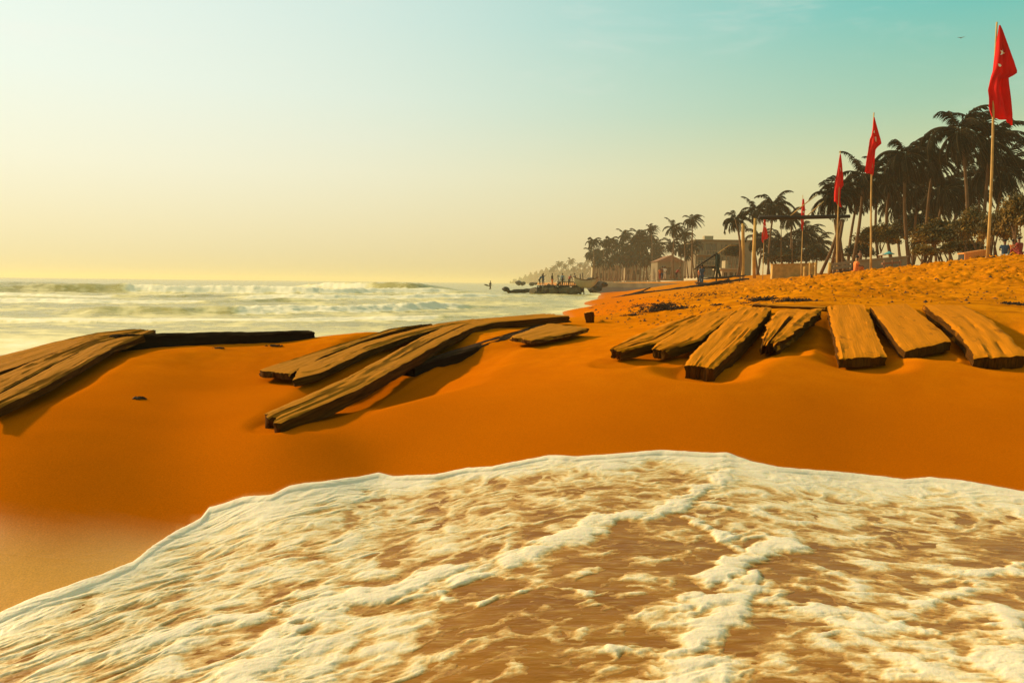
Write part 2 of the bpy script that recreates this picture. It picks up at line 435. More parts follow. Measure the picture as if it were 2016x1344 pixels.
pts = [P(a, b, c) for a, b, c in SEEN] + [np.array(h, float) for h in HID]
CP = np.array(pts)
def to_uv(x, y):
    y = np.maximum(y, 0.7)
    return np.clip(x / y, -2.2, 2.2) * 1.3, np.log(y) * 0.75
cu, cv = to_uv(CP[:, 0], CP[:, 1])
def tps(r2): return 0.5 * r2 * np.log(r2 + 1e-9)
n = len(CP)
# heights scaled by distance, so that far and near fit in the same terms
scl = lambda y: np.maximum(y, 0.7) ** 0.8
A = np.zeros((n + 3, n + 3))
A[:n, :n] = tps((cu[:, None] - cu) ** 2 + (cv[:, None] - cv) ** 2) + np.eye(n) * 2e-3
A[:n, n] = 1; A[:n, n + 1] = cu; A[:n, n + 2] = cv; A[n:, :n] = A[:n, n:].T
rhs = np.zeros(n + 3); rhs[:n] = (CP[:, 2] - CAM_H) / scl(CP[:, 1])
W = np.linalg.solve(A, rhs)
def dist_line(x, y, L):
    d = np.full(x.shape, 1e9); tpar = np.zeros(x.shape)
    for i in range(len(L) - 1):
        ax, ay = L[i][:2]; bx, by = L[i + 1][:2]
        vx, vy = bx - ax, by - ay
        t = np.clip(((x - ax) * vx + (y - ay) * vy) / (vx * vx + vy * vy + 1e-12), 0, 1)
        dd = np.hypot(x - ax - t * vx, y - ay - t * vy)
        m = dd < d; d = np.where(m, dd, d); tpar = np.where(m, (i + t) / (len(L) - 1), tpar)
    return d, tpar
# planes of the wreck timbers: z = a + b x + c y
PR = (CAM_H - .47 - 0.136 * 5.2, 0.0, 0.136)
PM = (CAM_H - .94, 0.0, 0.063)
PL = (CAM_H - .875, 0.0, 0.07)
CARVE = []      # (centre line, plane, clearance at the near end, clearance further on, half breadth)
for pl, lines, c0, c1, hb in (
    (PR, [[(1212,690),(1372,622)],[(1298,688),(1425,612)],[(1380,716),(1490,604)],[(1515,674),(1575,609)],[(1699,700),(1665,602)],[(1825,680),(1750,601)],[(1970,700),(1858,602)],[(2070,700),(1940,602)]], .095, .17, .30),
    (PM, [[(540,728),(640,698),(780,648),(850,637)],[(585,733),(720,680),(810,654),(920,630)]], .055, .075, .14),
    (PM, [[(535,820),(606,792),(691,754),(765,714),(850,667),(912,640)],[(640,815),(760,752),(880,700),(960,660)]], .065, .17, .18),
    (PL, [[(-60,830),(1,787),(126,722),(205,680),(300,651)],[(-60,775),(0,750),(112,700),(204,668)]], .052, .10, .22)):
    for L in lines: CARVE.append(([on_plane(p_, q_, *pl) for p_, q_ in L], pl, c0, c1, hb))
def terrain(x, y):
    x = np.asarray(x, float); y = np.asarray(y, float)
    sh = x.shape; x = x.reshape(-1); y = y.reshape(-1)
    u, v = to_uv(x, y)
    z = np.full(u.shape, W[n]) + W[n + 1] * u + W[n + 2] * v
    for i in range(n):
        z += W[i] * tps((u - cu[i]) ** 2 + (v - cv[i]) ** 2)
    z = z * scl(y) + CAM_H
    uu = x / np.maximum(y, .7)
    # scour hollows under the wreck timbers
    box = (y > 3.0) & (y < 10.5) & (np.abs(uu) < 1.1)
    if box.any():
        xb, yb, zb = x[box], y[box], z[box]
        cut = np.zeros_like(zb)
        for L, pl, c0, c1, hb in CARVE:
            d, tp = dist_line(xb, yb, L)
            far_ = 1 - sstep(0.80, 1.0, tp)
            c = c0 + (c1 - c0) * sstep(0.06, 0.45, tp)
            ceil_ = pl[0] + pl[1] * xb + pl[2] * yb - c + np.maximum(d - hb * .5, 0) * 0.34
            q_ = zb - ceil_; q_ = np.where(q_ > 0.02, q_, np.maximum(q_ + 0.02, 0) ** 2 / 0.08)
            cut = np.maximum(cut, q_ * far_)
        z[box] = zb - cut
    # the open sea floor, left of the far shore
    z = np.where((y > 130) & (uu < 0.02), np.minimum(z, -1.5), z)
    z = np.clip(z, -3.2, 6.0)
    return z.reshape(sh)
def Tz(x, y): return float(terrain(np.array([x]), np.array([y]))[0])
def ground(px, py, far=60.0):
    ys = np.exp(np.linspace(math.log(1.2), math.log(far), 600))
    d = ray(px, py)
    q = np.array([0, 0, CAM_H]) + d * (ys / d[1])[:, None]
    below = q[:, 2] <= terrain(q[:, 0], q[:, 1])
    i = int(np.argmax(below)) if below.any() else len(ys) - 1
    return q[i]
# foam front of the swash: where the water stops on the sand
FRONT = [(-420,1330),(-150,1260),(0,1212),(60,1185),(130,1162),(200,1138),(262,1112),(300,1080),(345,1050),(395,1025),(412,1008),(440,998),(480,985),(535,977),(570,963),(640,955),(700,946),(745,936),(775,941),(860,937),(920,925),(970,921),(1030,909),(1080,902),(1130,905),(1200,897),(1300,890),(1380,894),(1430,897),(1480,914),(1530,925),(1600,928),(1680,936),(1740,944),(1780,950),(1830,945),(1880,949),(1940,960),(2016,974),(2300,1010),(2700,1060)]
FW = np.array([ground(a, b + 3) for a, b in FRONT])
fu = FW[:, 0] / FW[:, 1]
def front_y(u): return np.interp(u, fu, FW[:, 1])

# ---- sand sheet
nu, nv = 640, 760
U = np.concatenate([np.linspace(-2.2, -0.85, 40)[:-1], np.linspace(-0.85, 0.85, nu), np.linspace(0.85, 2.2, 40)[1:]])
V = np.concatenate([np.linspace(math.log(0.7), math.log(3.2), 60)[:-1], np.linspace(math.log(3.2), math.log(60), nv - 200), np.linspace(math.log(60), math.log(4500), 140)[1:]])
UU, VV = np.meshgrid(U, V)
YY = np.exp(VV); XX = UU * YY
ZZ = terrain(XX, YY)
fdist = YY - front_y(UU)                       # metres up the beach from the foam
lump = sstep(8.6, 11, YY + 3 * perlin(XX * .5, YY * .5)) * sstep(0.16, 0.34, UU + 0.05 * perlin(XX * .3, YY * .2)) * (1 - sstep(70, 140, YY))
lump *= 0.35 + 0.65 * sstep(-0.35, 0.35, fbm(XX * 0.45 + 3, YY * 0.30, 3))
lump2 = sstep(7.9, 9.0, YY) * sstep(0.02, 0.2, UU) * (1 - sstep(40, 90, YY))
amp = 0.05 * np.clip(YY / 14, 0.8, 2.2)
f1 = fbm(XX * 1.5, YY * 1.1, 5, 0.58)
cl = np.abs(fbm(XX * 2.6 + 5, YY * 2.0, 4, 0.55))
ZZ += lump * amp * (f1 * 0.7 + cl * 1.1 - 0.35) + lump * 0.055 * np.clip(YY / 14, .8, 2) * np.maximum(fbm(XX * 5.5, YY * 4.0, 3, .6), 0) + lump2 * 0.010 * fbm(XX * 5, YY * 4, 4)
ZZ += 0.010 * fbm(XX * 0.9, YY * 1.4, 3) * sstep(0.2, 1.2, fdist) + 0.0035 * fbm(XX * 7, YY * 7, 3) * sstep(4.6, 6.0, YY)
def sand_z(x, y):
    i = np.interp(np.log(y), V, np.arange(len(V))); j = np.interp(x / y, U, np.arange(len(U)))
    i0 = np.clip(i.astype(int), 0, len(V) - 2); j0 = np.clip(j.astype(int), 0, len(U) - 2); a_, b_ = i - i0, j - j0
    return (ZZ[i0, j0] * (1 - b_) + ZZ[i0, j0 + 1] * b_) * (1 - a_) + (ZZ[i0 + 1, j0] * (1 - b_) + ZZ[i0 + 1, j0 + 1] * b_) * a_
# wetness: dark where the last waves reached, dry on the crest
wn_ = 0.25 * fbm(XX * 1.1, YY * 1.6, 3)
hh = ZZ + wn_ * 0.10
wet = 1.0 - sstep(0.60, 1.14, hh) * 0.80 - 0.2 * sstep(5.5, 8.5, YY + wn_)
wet = np.clip(wet, 0, 1) * (1 - sstep(25, 60, YY) * sstep(0.12, 0.2, UU))
wet = np.maximum(wet, (1 - sstep(0.03, 0.35, ZZ)) * 0.9)
# a film of water left by the previous wave, low on the left
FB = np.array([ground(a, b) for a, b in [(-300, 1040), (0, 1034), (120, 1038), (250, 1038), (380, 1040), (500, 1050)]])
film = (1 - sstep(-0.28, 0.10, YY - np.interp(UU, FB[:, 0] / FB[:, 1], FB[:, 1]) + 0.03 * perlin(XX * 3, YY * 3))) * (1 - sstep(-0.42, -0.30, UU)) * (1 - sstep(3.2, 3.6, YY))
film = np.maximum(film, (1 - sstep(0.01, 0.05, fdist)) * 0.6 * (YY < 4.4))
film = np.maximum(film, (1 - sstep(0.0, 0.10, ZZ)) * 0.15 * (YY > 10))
# the film of water at the sea's edge is level
wsheet = (YY < 6) & (fdist < -0.02)
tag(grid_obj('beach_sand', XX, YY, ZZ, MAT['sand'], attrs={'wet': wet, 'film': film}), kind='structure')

# ---- foreground swash: a sheet of turbid water and the foam riding on it
def swash_z(x, y, t): return terrain(x, y) + 0.004 + 0.004 * t
cu_ = np.concatenate([np.linspace(-1.4, -0.70, 70)[:-1], np.linspace(-0.70, 0.68, 800), np.linspace(0.68, 1.5, 80)[1:]])
tt = np.concatenate([np.linspace(0, 0.25, 170)[:-1], np.linspace(0.25, 1, 450)])
CU, TT = np.meshgrid(cu_, tt)
fy = front_y(CU)
SY = fy + (1.75 - fy) * TT                      # from the front towards the camera
SX = CU * SY
base = terrain(SX, SY)
def world_line(pl): return np.array([ground(a, b)[:2] for a, b in pl])
wx = 0.035 * fbm(SX * 4.5, SY * 4.5, 4); wy = 0.035 * fbm(SX * 4.5 + 40, SY * 4.5 + 13, 4)
QX, QY = SX + wx, SY + wy
# ridges of thick foam: pixel lines, half width at start and end (m), strength
RIDGES = [
 ([(1428,898),(1415,925),(1400,950),(1370,980),(1330,998),(1280,1010),(1215,1022),(1170,1045),(1110,1062),(1040,1095),(960,1122),(880,1140),(800,1160),(700,1185),(640,1205),(590,1240),(540,1290),(490,1344),(470,1380)], .035, .085, 1.0),
 ([(1010,1105),(900,1128),(790,1150),(700,1178),(620,1190),(520,1205),(430,1230),(340,1262),(240,1300),(100,1344)], .03, .07, .8),
 ([(1395,970),(1368,983),(1375,992),(1410,1000),(1470,1010),(1530,1015)], .02, .03, .8),
 ([(1360,1024),(1382,1045),(1402,1055),(1425,1068),(1460,1078)], .02, .03, .9),
 ([(1560,1078),(1510,1085),(1470,1102),(1430,1122),(1395,1145),(1375,1165)], .05, .03, 1.0),
 ([(1480,1135),(1460,1165),(1435,1190),(1415,1230),(1395,1270),(1380,1344),(1375,1400)], .03, .085, 1.1),
 ([(1540,1190),(1600,1215),(1680,1240),(1760,1262),(1830,1300),(1860,1344)], .05, .10, .75),
 ([(2016,1130),(1900,1150),(1800,1200),(1700,1235),(1620,1210)], .03, .06, .7),
 ([(1980,1210),(1985,1260),(2016,1344)], .05, .09, .9),
 ([(880,1020),(780,1050),(700,1072),(600,1095),(500,1130),(380,1170),(250,1205),(120,1245),(0,1290)], .02, .05, .55),
 ([(700,990),(600,1020),(500,1050),(400,1100),(300,1135)], .012, .03, .4),
 ([(640,1180),(500,1165),(420,1150)], .02, .03, .4),
 ([(1240,1300),(1290,1290),(1330,1295)], .03, .04, .8),
 ([(850,1180),(930,1190),(1000,1180),(1080,1160),(1160,1170)], .012, .02, .5),
 ([(1330,1180),(1280,1200),(1240,1230),(1120,1240),(1040,1290)], .012, .02, .35),
]
cover = np.zeros_like(SX); bulge = np.zeros_like(SX)
for pl, w0, w1, s in RIDGES:
    L = world_line(pl)
    d, tp = dist_line(QX + 0.5 * wx, QY + 0.5 * wy, L)
    w = (w0 + (w1 - w0) * tp) * (1.35 + 0.4 * perlin(SX * 3, SY * 3))
    g = np.exp(-(d / np.maximum(w, .006)) ** 2)
    cover = np.maximum(cover, s * g * 1.15)
    bulge = np.maximum(bulge, s * np.exp(-(d / (np.maximum(w, .006) * 1.0)) ** 2) * 0.0045)
# broad coverage of foam, read off the picture at a few places
COV = [(0,1250,.70),(150,1200,.70),(300,1120,.72),(400,1050,.82),(500,1010,.95),(620,975,.95),(800,955,.92),(1000,930,.88),(1200,915,.88),(1380,905,.92),(1550,950,.86),(1750,965,.85),(1950,985,.85),(2016,1000,.8),
 (0,1320,.62),(100,1290,.64),(250,1240,.66),(450,1100,.62),(560,1070,.60),(700,1020,.56),(850,980,.50),(1000,960,.50),(1150,945,.52),(1300,930,.58),(1330,960,.40),(1220,985,.44),(1050,1000,.46),
 (900,1060,.52),(750,1110,.55),(600,1140,.56),(450,1180,.62),(350,1230,.50),(300,1300,.62),(500,1240,.36),(420,1290,.5),(620,1300,.75),(760,1270,.68),(700,1235,.7),
 (1050,1110,.40),(900,1170,.18),(1000,1200,.16),(1150,1120,.22),(1250,1060,.16),(1330,1050,.20),(1200,1150,.20),(1050,1240,.26),(900,1260,.16),(1000,1300,.14),(1150,1320,.16),(1200,1220,.24),(1300,1200,.30),(1250,1270,.14),(800,1330,.30),
 (1480,970,.62),(1600,990,.58),(1450,1040,.56),(1580,1040,.60),(1720,1020,.54),(1860,1010,.60),(1980,1040,.50),(1600,1110,.24),(1560,1150,.22),(1610,1190,.26),(1700,1080,.55),(1660,1110,.45),(1780,1100,.34),(1760,1130,.38),
 (1780,1190,.18),(1850,1140,.62),(1700,1180,.62),(1900,1090,.40),(1990,1090,.2),(1960,1170,.3),(1880,1200,.60),(1900,1260,.28),(1960,1300,.30),(1700,1280,.62),(1620,1240,.55),(1560,1260,.36),(1500,1200,.36),(1480,1260,.26),(1580,1320,.20),(1660,1330,.30),(1780,1340,.66),(1860,1310,.3),(1320,1130,.22),(1350,1250,.40),(1330,1330,.3),(2200,1200,.5),(-200,1300,.6)]
CWp = np.array([ground(a, b)[:2] for a, b, _ in COV]); CWv = np.array([c for *_, c in COV])
num = np.zeros_like(SX); den = np.full_like(SX, 1e-9)
for (ax, ay), v in zip(CWp, CWv):
    s = 0.10 + 0.02 * ay
    w = 1.0 / (((QX - ax) ** 2 * 0.7 + (QY - ay) ** 2 * 1.4) + 0.0012) ** 1.8
    num += w * v; den += w
cov = num / den
FD = fy - SY                                     # distance behind the front
lip = np.exp(-(FD / 0.07) ** 2)
cov = np.maximum(cov, 0.9 * np.exp(-(FD / (0.10 + 0.05 * perlin(SX * 2.2, SY * 0))) ** 2))
# lace: ridged noise at three sizes, drawn out along lines that follow the front
gx = np.interp(SX, [-3.2, -1.5, -1.0, 0.0, 1.0, 2.2, 3.4], [1.3, 2.45, 3.0, 3.55, 3.74, 3.5, 3.1])
AX, AY = SX * 1.05, SY - 0.75 * gx
w2x = 0.06 * fbm(AX * 3.5, AY * 6, 3); w2y = 0.045 * fbm(AX * 3.5 + 9, AY * 6 - 4, 3)
BX, BY = AX + w2x, AY + w2y
big = 1 - np.abs(perlin(BX * 3.6, BY * 8.5)) * 1.9
mid = 1 - np.abs(perlin(BX * 8, BY * 19)) * 1.9
sml = 1 - np.abs(perlin(BX * 19 + 3, BY * 44)) * 1.9
fin = fbm(BX * 30, BY * 70, 3, 0.6)
patch = fbm(AX * 5.5, AY * 13, 4, 0.6)
near = sstep(0.0, 1.1, FD)
cov = np.maximum(cov, 0.88 * np.minimum(cover, 1.0) * (1.0 + 0.12 * patch))
fieldv = 0.10 + cov * 0.90 - 0.50 + 0.24 * (big - .2) * near + 0.22 * (mid - 0.3) + 0.10 * (sml - .3) * (1 - .5 * near) + 0.06 * fin + (0.10 + 0.20 * near) * patch
fieldv += 0.45 * lip
h = sstep(-0.10, 0.70, fieldv) * 0.0056
rip = 0.0009 * fbm(BX * 20, BY * 46, 3, 0.6) + 0.0022 * perlin(AX * 5 + 2 * w2x, AY * 13 + 3 * w2y) + 0.0012 * (mid - .4)
lipz = 0.009 * np.sqrt(np.clip(1 - ((FD - 0.022) / 0.024) ** 2, 0, 1)) * (0.65 + 0.5 * perlin(SX * 3, SY * 3))
soft = sstep(-0.05, 0.30, fieldv)
film_z = base + 0.0075 + 0.0012 * fbm(AX * 8, AY * 24, 3)
film_z = np.where(FD <= 0.02, base - 0.010, film_z)
Zf = base + 0.0075 + h + rip * soft + bulge * sstep(-0.1, 0.5, fieldv) + lipz - 0.0035 * (1 - sstep(-0.16, -0.08, fieldv))
Zf = np.where(FD <= 0.001, base - 0.012, Zf)
thick = sstep(-0.15, 0.62, fieldv)
thick = np.maximum(thick, lip * .9)
keep = (fieldv > -0.16)
tag(grid_obj('sea_foam', SX, SY, Zf, MAT['foam'], keep=keep, attrs={'thick': thick}), kind='stuff')
s2 = (slice(None, None, 3), slice(None, None, 3))
tag(grid_obj('shallow_water', SX[s2], SY[s2], film_z[s2], MAT['film']), kind='structure')

# ---- the open sea
sy = np.concatenate([1 / np.linspace(1 / 7.0, 1 / 25, 110)[:-1], 1 / np.linspace(1 / 25, 1 / 300, 420)[:-1], np.exp(np.linspace(math.log(300), math.log(9000), 60))])
su = np.concatenate([np.linspace(-2.2, -0.85, 40)[:-1], np.linspace(-0.85, 0.36, 620), np.linspace(0.36, 2.0, 12)[1:]])
EU, EV = np.meshgrid(su, sy)
EX, EY = EU * EV, EV
amp = np.clip(EY / 40, 0.25, 1.6) * (1 - sstep(200, 900, EY))
EZ = amp * (0.035 * fbm(EX * 0.55, EY * 1.0, 4, 0.6) + 0.05 * fbm(EX * 0.12, EY * 0.32, 3, 0.5))
foam = np.zeros_like(EX)
# breakers: (points (pixel x, distance), height, where it is broken (pixel x from, to), breadth)
def breaker(ptsl, hgt, br, wid, seed, trail=1.0):
    global EZ, foam
    us = [(a - 1008) / FPX for a, _ in ptsl]; ds = [b for _, b in ptsl]
    D = np.interp(EU, us, ds) * (1 + 0.018 * fbm(EU * 9 + seed, EY * 0 + seed, 3))
    s = (EY - D) / wid
    endf = sstep(us[0], us[0] + 0.10, EU) * (1 - sstep(us[-1] - 0.10, us[-1], EU))
    hv = hgt * endf * (0.75 + 0.4 * perlin(EU * 6 + seed, EY * 0 + 3.3 * seed))
    prof = np.where(s < 0, np.exp(-(s / 0.55) ** 2), np.exp(-(s / 1.3) ** 2))
    b0, b1 = [(a - 1008) / FPX for a in br]
    bk = sstep(b0 - 0.01, b0 + 0.02, EU) * (1 - sstep(b1 - 0.04, b1, EU)) * endf
    rough = fbm(EU * 60 + seed, EY / wid * 3, 4, 0.6)
    EZ = EZ + hv * prof + bk * hv * 0.16 * rough * np.exp(-(s / 0.9) ** 2)
    fr = sstep(-1.3, -0.5, s + 0.35 * rough) * (1 - sstep(0.05, 0.35, s + 0.2 * rough))
    foam = np.maximum(foam, bk * fr * 1.4)
    # flat foam left lying before and behind the breaker
    lay = sstep(-4.5 * trail, -0.9, s) * (1 - sstep(1.5, 4.5 * trail, s)) * bk
    foam = np.maximum(foam, lay * (0.40 + 0.30 * fbm(EU * 30 + seed, EY / wid * 1.5, 4, 0.6)))
breaker([(-400, 72), (0, 74), (240, 76), (600, 82), (900, 95), (980, 105)], 0.95, (235, 1100), 2.6, 1.7, 1.3)
breaker([(500, 130), (650, 125), (800, 120), (950, 125)], 1.25, (500, 760), 3.5, 8.1)
breaker([(-600, 115), (-200, 110), (150, 112), (420, 120)], 1.0, (-700, -400), 4.5, 5.2)
breaker([(-500, 40), (0, 42), (200, 43), (420, 46), (700, 52)], 0.24, (-600, 430), 1.2, 3.1, .8)
breaker([(60, 30), (250, 30.5), (450, 31.5), (650, 34), (900, 40), (1010, 46)], 0.42, (455, 1050), 1.5, 4.4, .6)
breaker([(380, 55), (600, 58), (800, 64), (1000, 74), (1090, 80)], 0.36, (300, 1200), 1.8, 6.6, 1.2)
breaker([(800, 90), (900, 88), (1000, 95), (1040, 98)], 0.45, (700, 1000), 2.2, 2.6)
breaker([(900, 33), (1000, 34), (1080, 37)], 0.14, (800, 1200), .9, 9.4, 1.0)
breaker([(-500, 55), (200, 57), (600, 61), (950, 68)], 0.22, (-480, 260), 1.2, 7.7, .7)
breaker([(-400, 24), (0, 25), (400, 26), (800, 28), (1000, 31)], 0.12, (-380, 900), .8, 2.2, .7)
breaker([(-300, 92), (200, 94), (420, 97)], 0.4, (-280, 200), 2.0, 9.9, .7)
# foam streaks and the pale wash near the shore
wash = fbm(EU * 14, 60 / EY * 3.0 + 3, 5, 0.6)
foam = np.maximum(foam, (0.31 + 0.44 * wash) * (1 - sstep(70, 160, EY)))
foam = np.maximum(foam, (0.78 + 0.3 * wash) * (1 - sstep(15, 27, EY)))
tz = terrain(EX, EY)
shore = sstep(-0.45, -0.05, tz) * (EY < 200)
foam = np.maximum(foam, shore * (0.55 + 0.35 * wash))
EZ = EZ * (1 - 0.85 * sstep(-0.5, 0.0, tz))
tag(grid_obj('sea_water', EX, EY, EZ, MAT['sea'], attrs={'foam': np.clip(foam, 0, 1.3)}, keep=(tz < 0.6)), kind='structure')

# ------------------------------------------------------------------ wreck timbers
def plank(name, label, stations, thick, mat, cat='plank', group=None, seed=0, nl=60, nw=16, wear=1.0, jag=0.03, pin=None, cracks=()):
    """stations: ((left xyz), (right xyz)) along the top face, from the near end to the far end.  cracks: (t across, from, to, depth)."""
    rs = np.random.RandomState(seed)
    Lp = np.array([s[0] for s in stations], float); Rp = np.array([s[1] for s in stations], float)
    mid = (Lp + Rp) / 2
    seg = np.r_[0, np.cumsum(np.linalg.norm(np.diff(mid, axis=0), axis=1))]
    Ltot = seg[-1]
    s = np.linspace(0, 1, nl) * Ltot
    li = lambda Q: np.stack([np.interp(s, seg, Q[:, k]) for k in range(3)], -1)
    L, Rr = li(Lp), li(Rp)
    ax = np.gradient((L + Rr) / 2, axis=0); ax /= np.linalg.norm(ax, axis=1)[:, None]
    ac = Rr - L; wdt = np.linalg.norm(ac, axis=1); ac /= wdt[:, None]
    up = np.cross(ac, ax); up *= np.sign(up[:, 2])[:, None]; up /= np.linalg.norm(up, axis=1)[:, None]
    org = (L[0] + Rr[0]) / 2
    ts = np.linspace(0, 1, nw + 1)
    sides = [0.12, 0.38, 0.68, 0.94]
    ring = [(t, 0.0) for t in ts] + [(1.0, q) for q in sides] + [(t, 1.0) for t in ts[::-1]] + [(0.0, q) for q in sides[::-1]]
    nr = len(ring)
    verts = np.zeros((nl, nr, 3)); uvs = np.zeros((nl, nr, 2))
    sc = s[:, None]
    for j, (t, q) in enumerate(ring):
        nz = perlin(s * 2.2 + seed * 7.1, np.full(nl, t * 6.0 + seed + q * 3)) * 0.5 + perlin(s * 9 + seed, np.full(nl, t * 11 + q * 5.0)) * 0.3
        edgeround = 0.0
        tt_ = t
        if q == 0.0:
            e = min(t, 1 - t)
            edgeround = -0.005 * math.exp(-(e / 0.04) ** 2) * wear
        off = up * (edgeround + nz * 0.007 * wear - q * thick)[:, None]
        sidew = 0.0
        en = perlin(s * 4 + 3.1 * seed + (0 if t < .5 else 50), np.full(nl, 2.2 * q)) * 0.014 * wear + perlin(s * 15 + seed, np.full(nl, q * 3.0)) * 0.006 * wear
        if t == 0.0: sidew = -en - 0.004
        if t == 1.0: sidew = en + 0.004
        grain = 0.0025 * np.sin(t * 53 + seed) + 0.004 * perlin(np.full(nl, t * 14.0 + seed * 3), s * 1.2)
        for (ct, c0, c1, cd) in cracks:
            if q == 0.0:
                m = math.exp(-((t - ct) / 0.03) ** 2)
                grain = grain - 0.6 * cd * m * sstep(c0 - .05, c0 + .05, s / Ltot) * (1 - sstep(c1 - .05, c1 + .05, s / Ltot))
        pos = L * (1 - tt_) + Rr * tt_ + off + ac * (np.zeros(nl) + sidew)[:, None]
        if q == 0.0: pos = pos + up * (np.zeros(nl) + grain)[:, None]
        # ragged ends
        ja = jag * (perlin(np.array([t * 4.0 + seed * 1.7]), np.array([q * 1.5 + seed]))[0] + 0.5 * perlin(np.array([t * 13.0 + seed]), np.array([q * 4.0]))[0])
        fall = np.exp(-(s / (0.10)) ** 2)[:, None]; fall2 = np.exp(-((Ltot - s) / 0.10) ** 2)[:, None]
        pos = pos + ax * ja * fall - ax * ja * fall2
        # ends worn thin
        pos = pos - up * (0.006 * wear * (1 - q) * np.exp(-(s / 0.035) ** 2))[:, None]
        verts[:, j] = pos - org
        uvs[:, j, 0] = s + seed * 3.3
        uvs[:, j, 1] = (t * wdt.mean() if q in (0.0, 1.0) else (wdt.mean() + q * thick) * (1 if t == 1 else -1)) + seed
    vs_ = verts.reshape(-1, 3)
    faces = []
    for i in range(nl - 1):
        for j in range(nr):
            k = (j + 1) % nr
            faces.append((i * nr + j, (i + 1) * nr + j, (i + 1) * nr + k, i * nr + k))
    # end caps, in strips between the top and the bottom row
    def cap(row, flip):
        o = row * nr
        top = [o + j for j in range(nw + 1)]
        bot = [o + nw + 1 + len(sides) + (nw - j) for j in range(nw + 1)]
        rows = [top]
        base_n = len(vlist)
        for qi, q in enumerate(sides):
            r_ = []
            for j in range(nw + 1):
                if j == nw: r_.append(o + nw + 1 + qi)
                elif j == 0: r_.append(o + nr - 1 - qi)
                else:
                    a = np.array(vlist[top[j]]); b = np.array(vlist[bot[j]])
                    pnt = a * (1 - q) + b * q + ax[row] * (0.014 * wear * perlin(np.array([j * .7 + seed]), np.array([q * 3.1 + row]))[0]) * (1 if row == 0 else -1)
                    vlist.append(tuple(pnt)); uvl.append((q * thick * 3, ts[j] * wdt.mean() + seed)); r_.append(len(vlist) - 1)
            rows.append(r_)
        rows.append(bot)
        for a in range(len(rows) - 1):
            for j in range(nw):
                f = (rows[a][j], rows[a][j + 1], rows[a + 1][j + 1], rows[a + 1][j])
                faces.append(f if not flip else f[::-1])
    vlist = [tuple(v) for v in vs_]; uvl = [tuple(u_) for u_ in uvs.reshape(-1, 2)]
    cap(0, False); cap(nl - 1, True)
    me = bpy.data.meshes.new(name)
    me.from_pydata(vlist, [], faces); me.materials.append(mat)
    uvlay = me.uv_layers.new(name='UVMap')
    lv = np.zeros(len(me.loops), np.int32); me.loops.foreach_get('vertex_index', lv)
    uvlay.data.foreach_set('uv', np.array(uvl)[lv].astype(np.float32).reshape(-1))
    me.polygons.foreach_set('use_smooth', np.ones(len(me.polygons), bool))
    bm = bmesh.new(); bm.from_mesh(me); bmesh.ops.recalc_face_normals(bm, faces=bm.faces)
    for e_ in bm.edges:
        if len(e_.link_faces) == 2 and e_.calc_face_angle(0) > R(42): e_.smooth = False
    bm.to_mesh(me); bm.free()
    o = bpy.data.objects.new(name, me); o.location = org; col.objects.link(o)
    return tag(o, label, cat, group)
def face(pl, *st):
    return [((on_plane(a, b, *pl)), (on_plane(c, d, *pl))) for a, b, c, d in st]

# planes: z = a + b x + c y
GR = 'wreck timbers fanned out on the sand at the right'
GM = 'wreck timbers in the middle of the beach'
GL = 'wreck timbers at the left edge'
WS, WB, WK = MAT['wood_sandy_lit'], MAT['wood_brown'], MAT['wood_black']
# right hand group
plank('plank', 'narrow weathered plank with a splintered dark side, leftmost of the right fan of timbers', face(PR, (1203,684,1222,690), (1255,658,1300,672), (1320,632,1345,645), (1362,620,1384,622)), .07, WS, group=GR, seed=1, wear=1.3, cracks=((.7, .1, .7, .03),))
plank('plank', 'smooth sandy plank with an angled tip, second from the left in the right fan', face(PR, (1284,685,1312,690), (1298,672,1378,668), (1355,636,1422,634), (1398,612,1452,612)), .065, WS, group=GR, seed=2, wear=.8)
plank('plank', 'long thick timber reaching lowest down the sand in the right fan, dark near end', face(PR, (1352,716,1404,722), (1362,698,1426,704), (1404,654,1468,664), (1440,620,1502,626), (1458,604,1520,605)), .115, WS, group=GR, seed=3, wear=1.2, cracks=((.45, .05, .9, .012),))
plank('plank', 'short broken timber with rotten stepped near end, between the long timber and the square-ended one', face(PR, (1500,672,1528,676), (1507,652,1556,656), (1516,630,1584,634), (1530,610,1618,608)), .09, WS, group=GR, seed=4, wear=2.0, jag=.12, nl=60, nw=14, cracks=((.5, .0, .75, .05), (.25, .1, .5, .02)))
plank('plank', 'broad timber with square cut near end and a cross split, pointing straight down the beach', face(PR, (1654,704,1744,700), (1647,672,1730,668), (1637,635,1716,632), (1630,602,1700,599)), .07, WS, group=GR, seed=5, wear=1.2, jag=.02)
plank('plank', 'smooth timber with nail holes and a slanted near end, tilted beside the square-ended timber', face(PR, (1782,690,1872,670), (1770,678,1856,652), (1742,640,1820,624), (1714,604,1784,597)), .075, WS, group=GR, seed=6, wear=.8)
plank('plank', 'thick cracked timber at the right edge with crumbling near end', face(PR, (1920,702,2020,698), (1900,668,1992,664), (1862,630,1950,628), (1818,600,1898,600)), .09, WS, group=GR, seed=7, wear=1.4, cracks=((.5, .4, .75, .02), (.35, .0, .3, .03), (.62, .0, .25, .03)))
BR = (CAM_H - .205, 0.0, 0.0)
def lowline(pa, pb, da, db, w, dz):
    a = P(pa[0], pa[1], da); b = P(pb[0], pb[1], db)
    d = (b - a) / np.linalg.norm(b - a); n_ = np.array([-d[1], d[0], 0]) * w / 2
    return [((a - n_ + (b - a) * k) + [0, 0, dz], (a + n_ + (b - a) * k) + [0, 0, dz]) for k in (0, .5, 1)]
plank('beam', 'dark half buried cross beam under the far ends of the right fan', lowline((1370,640), (2080,612), 7.55, 7.75, .16, -.04), .16, WK, cat='beam', seed=8, wear=1.2, nl=60)
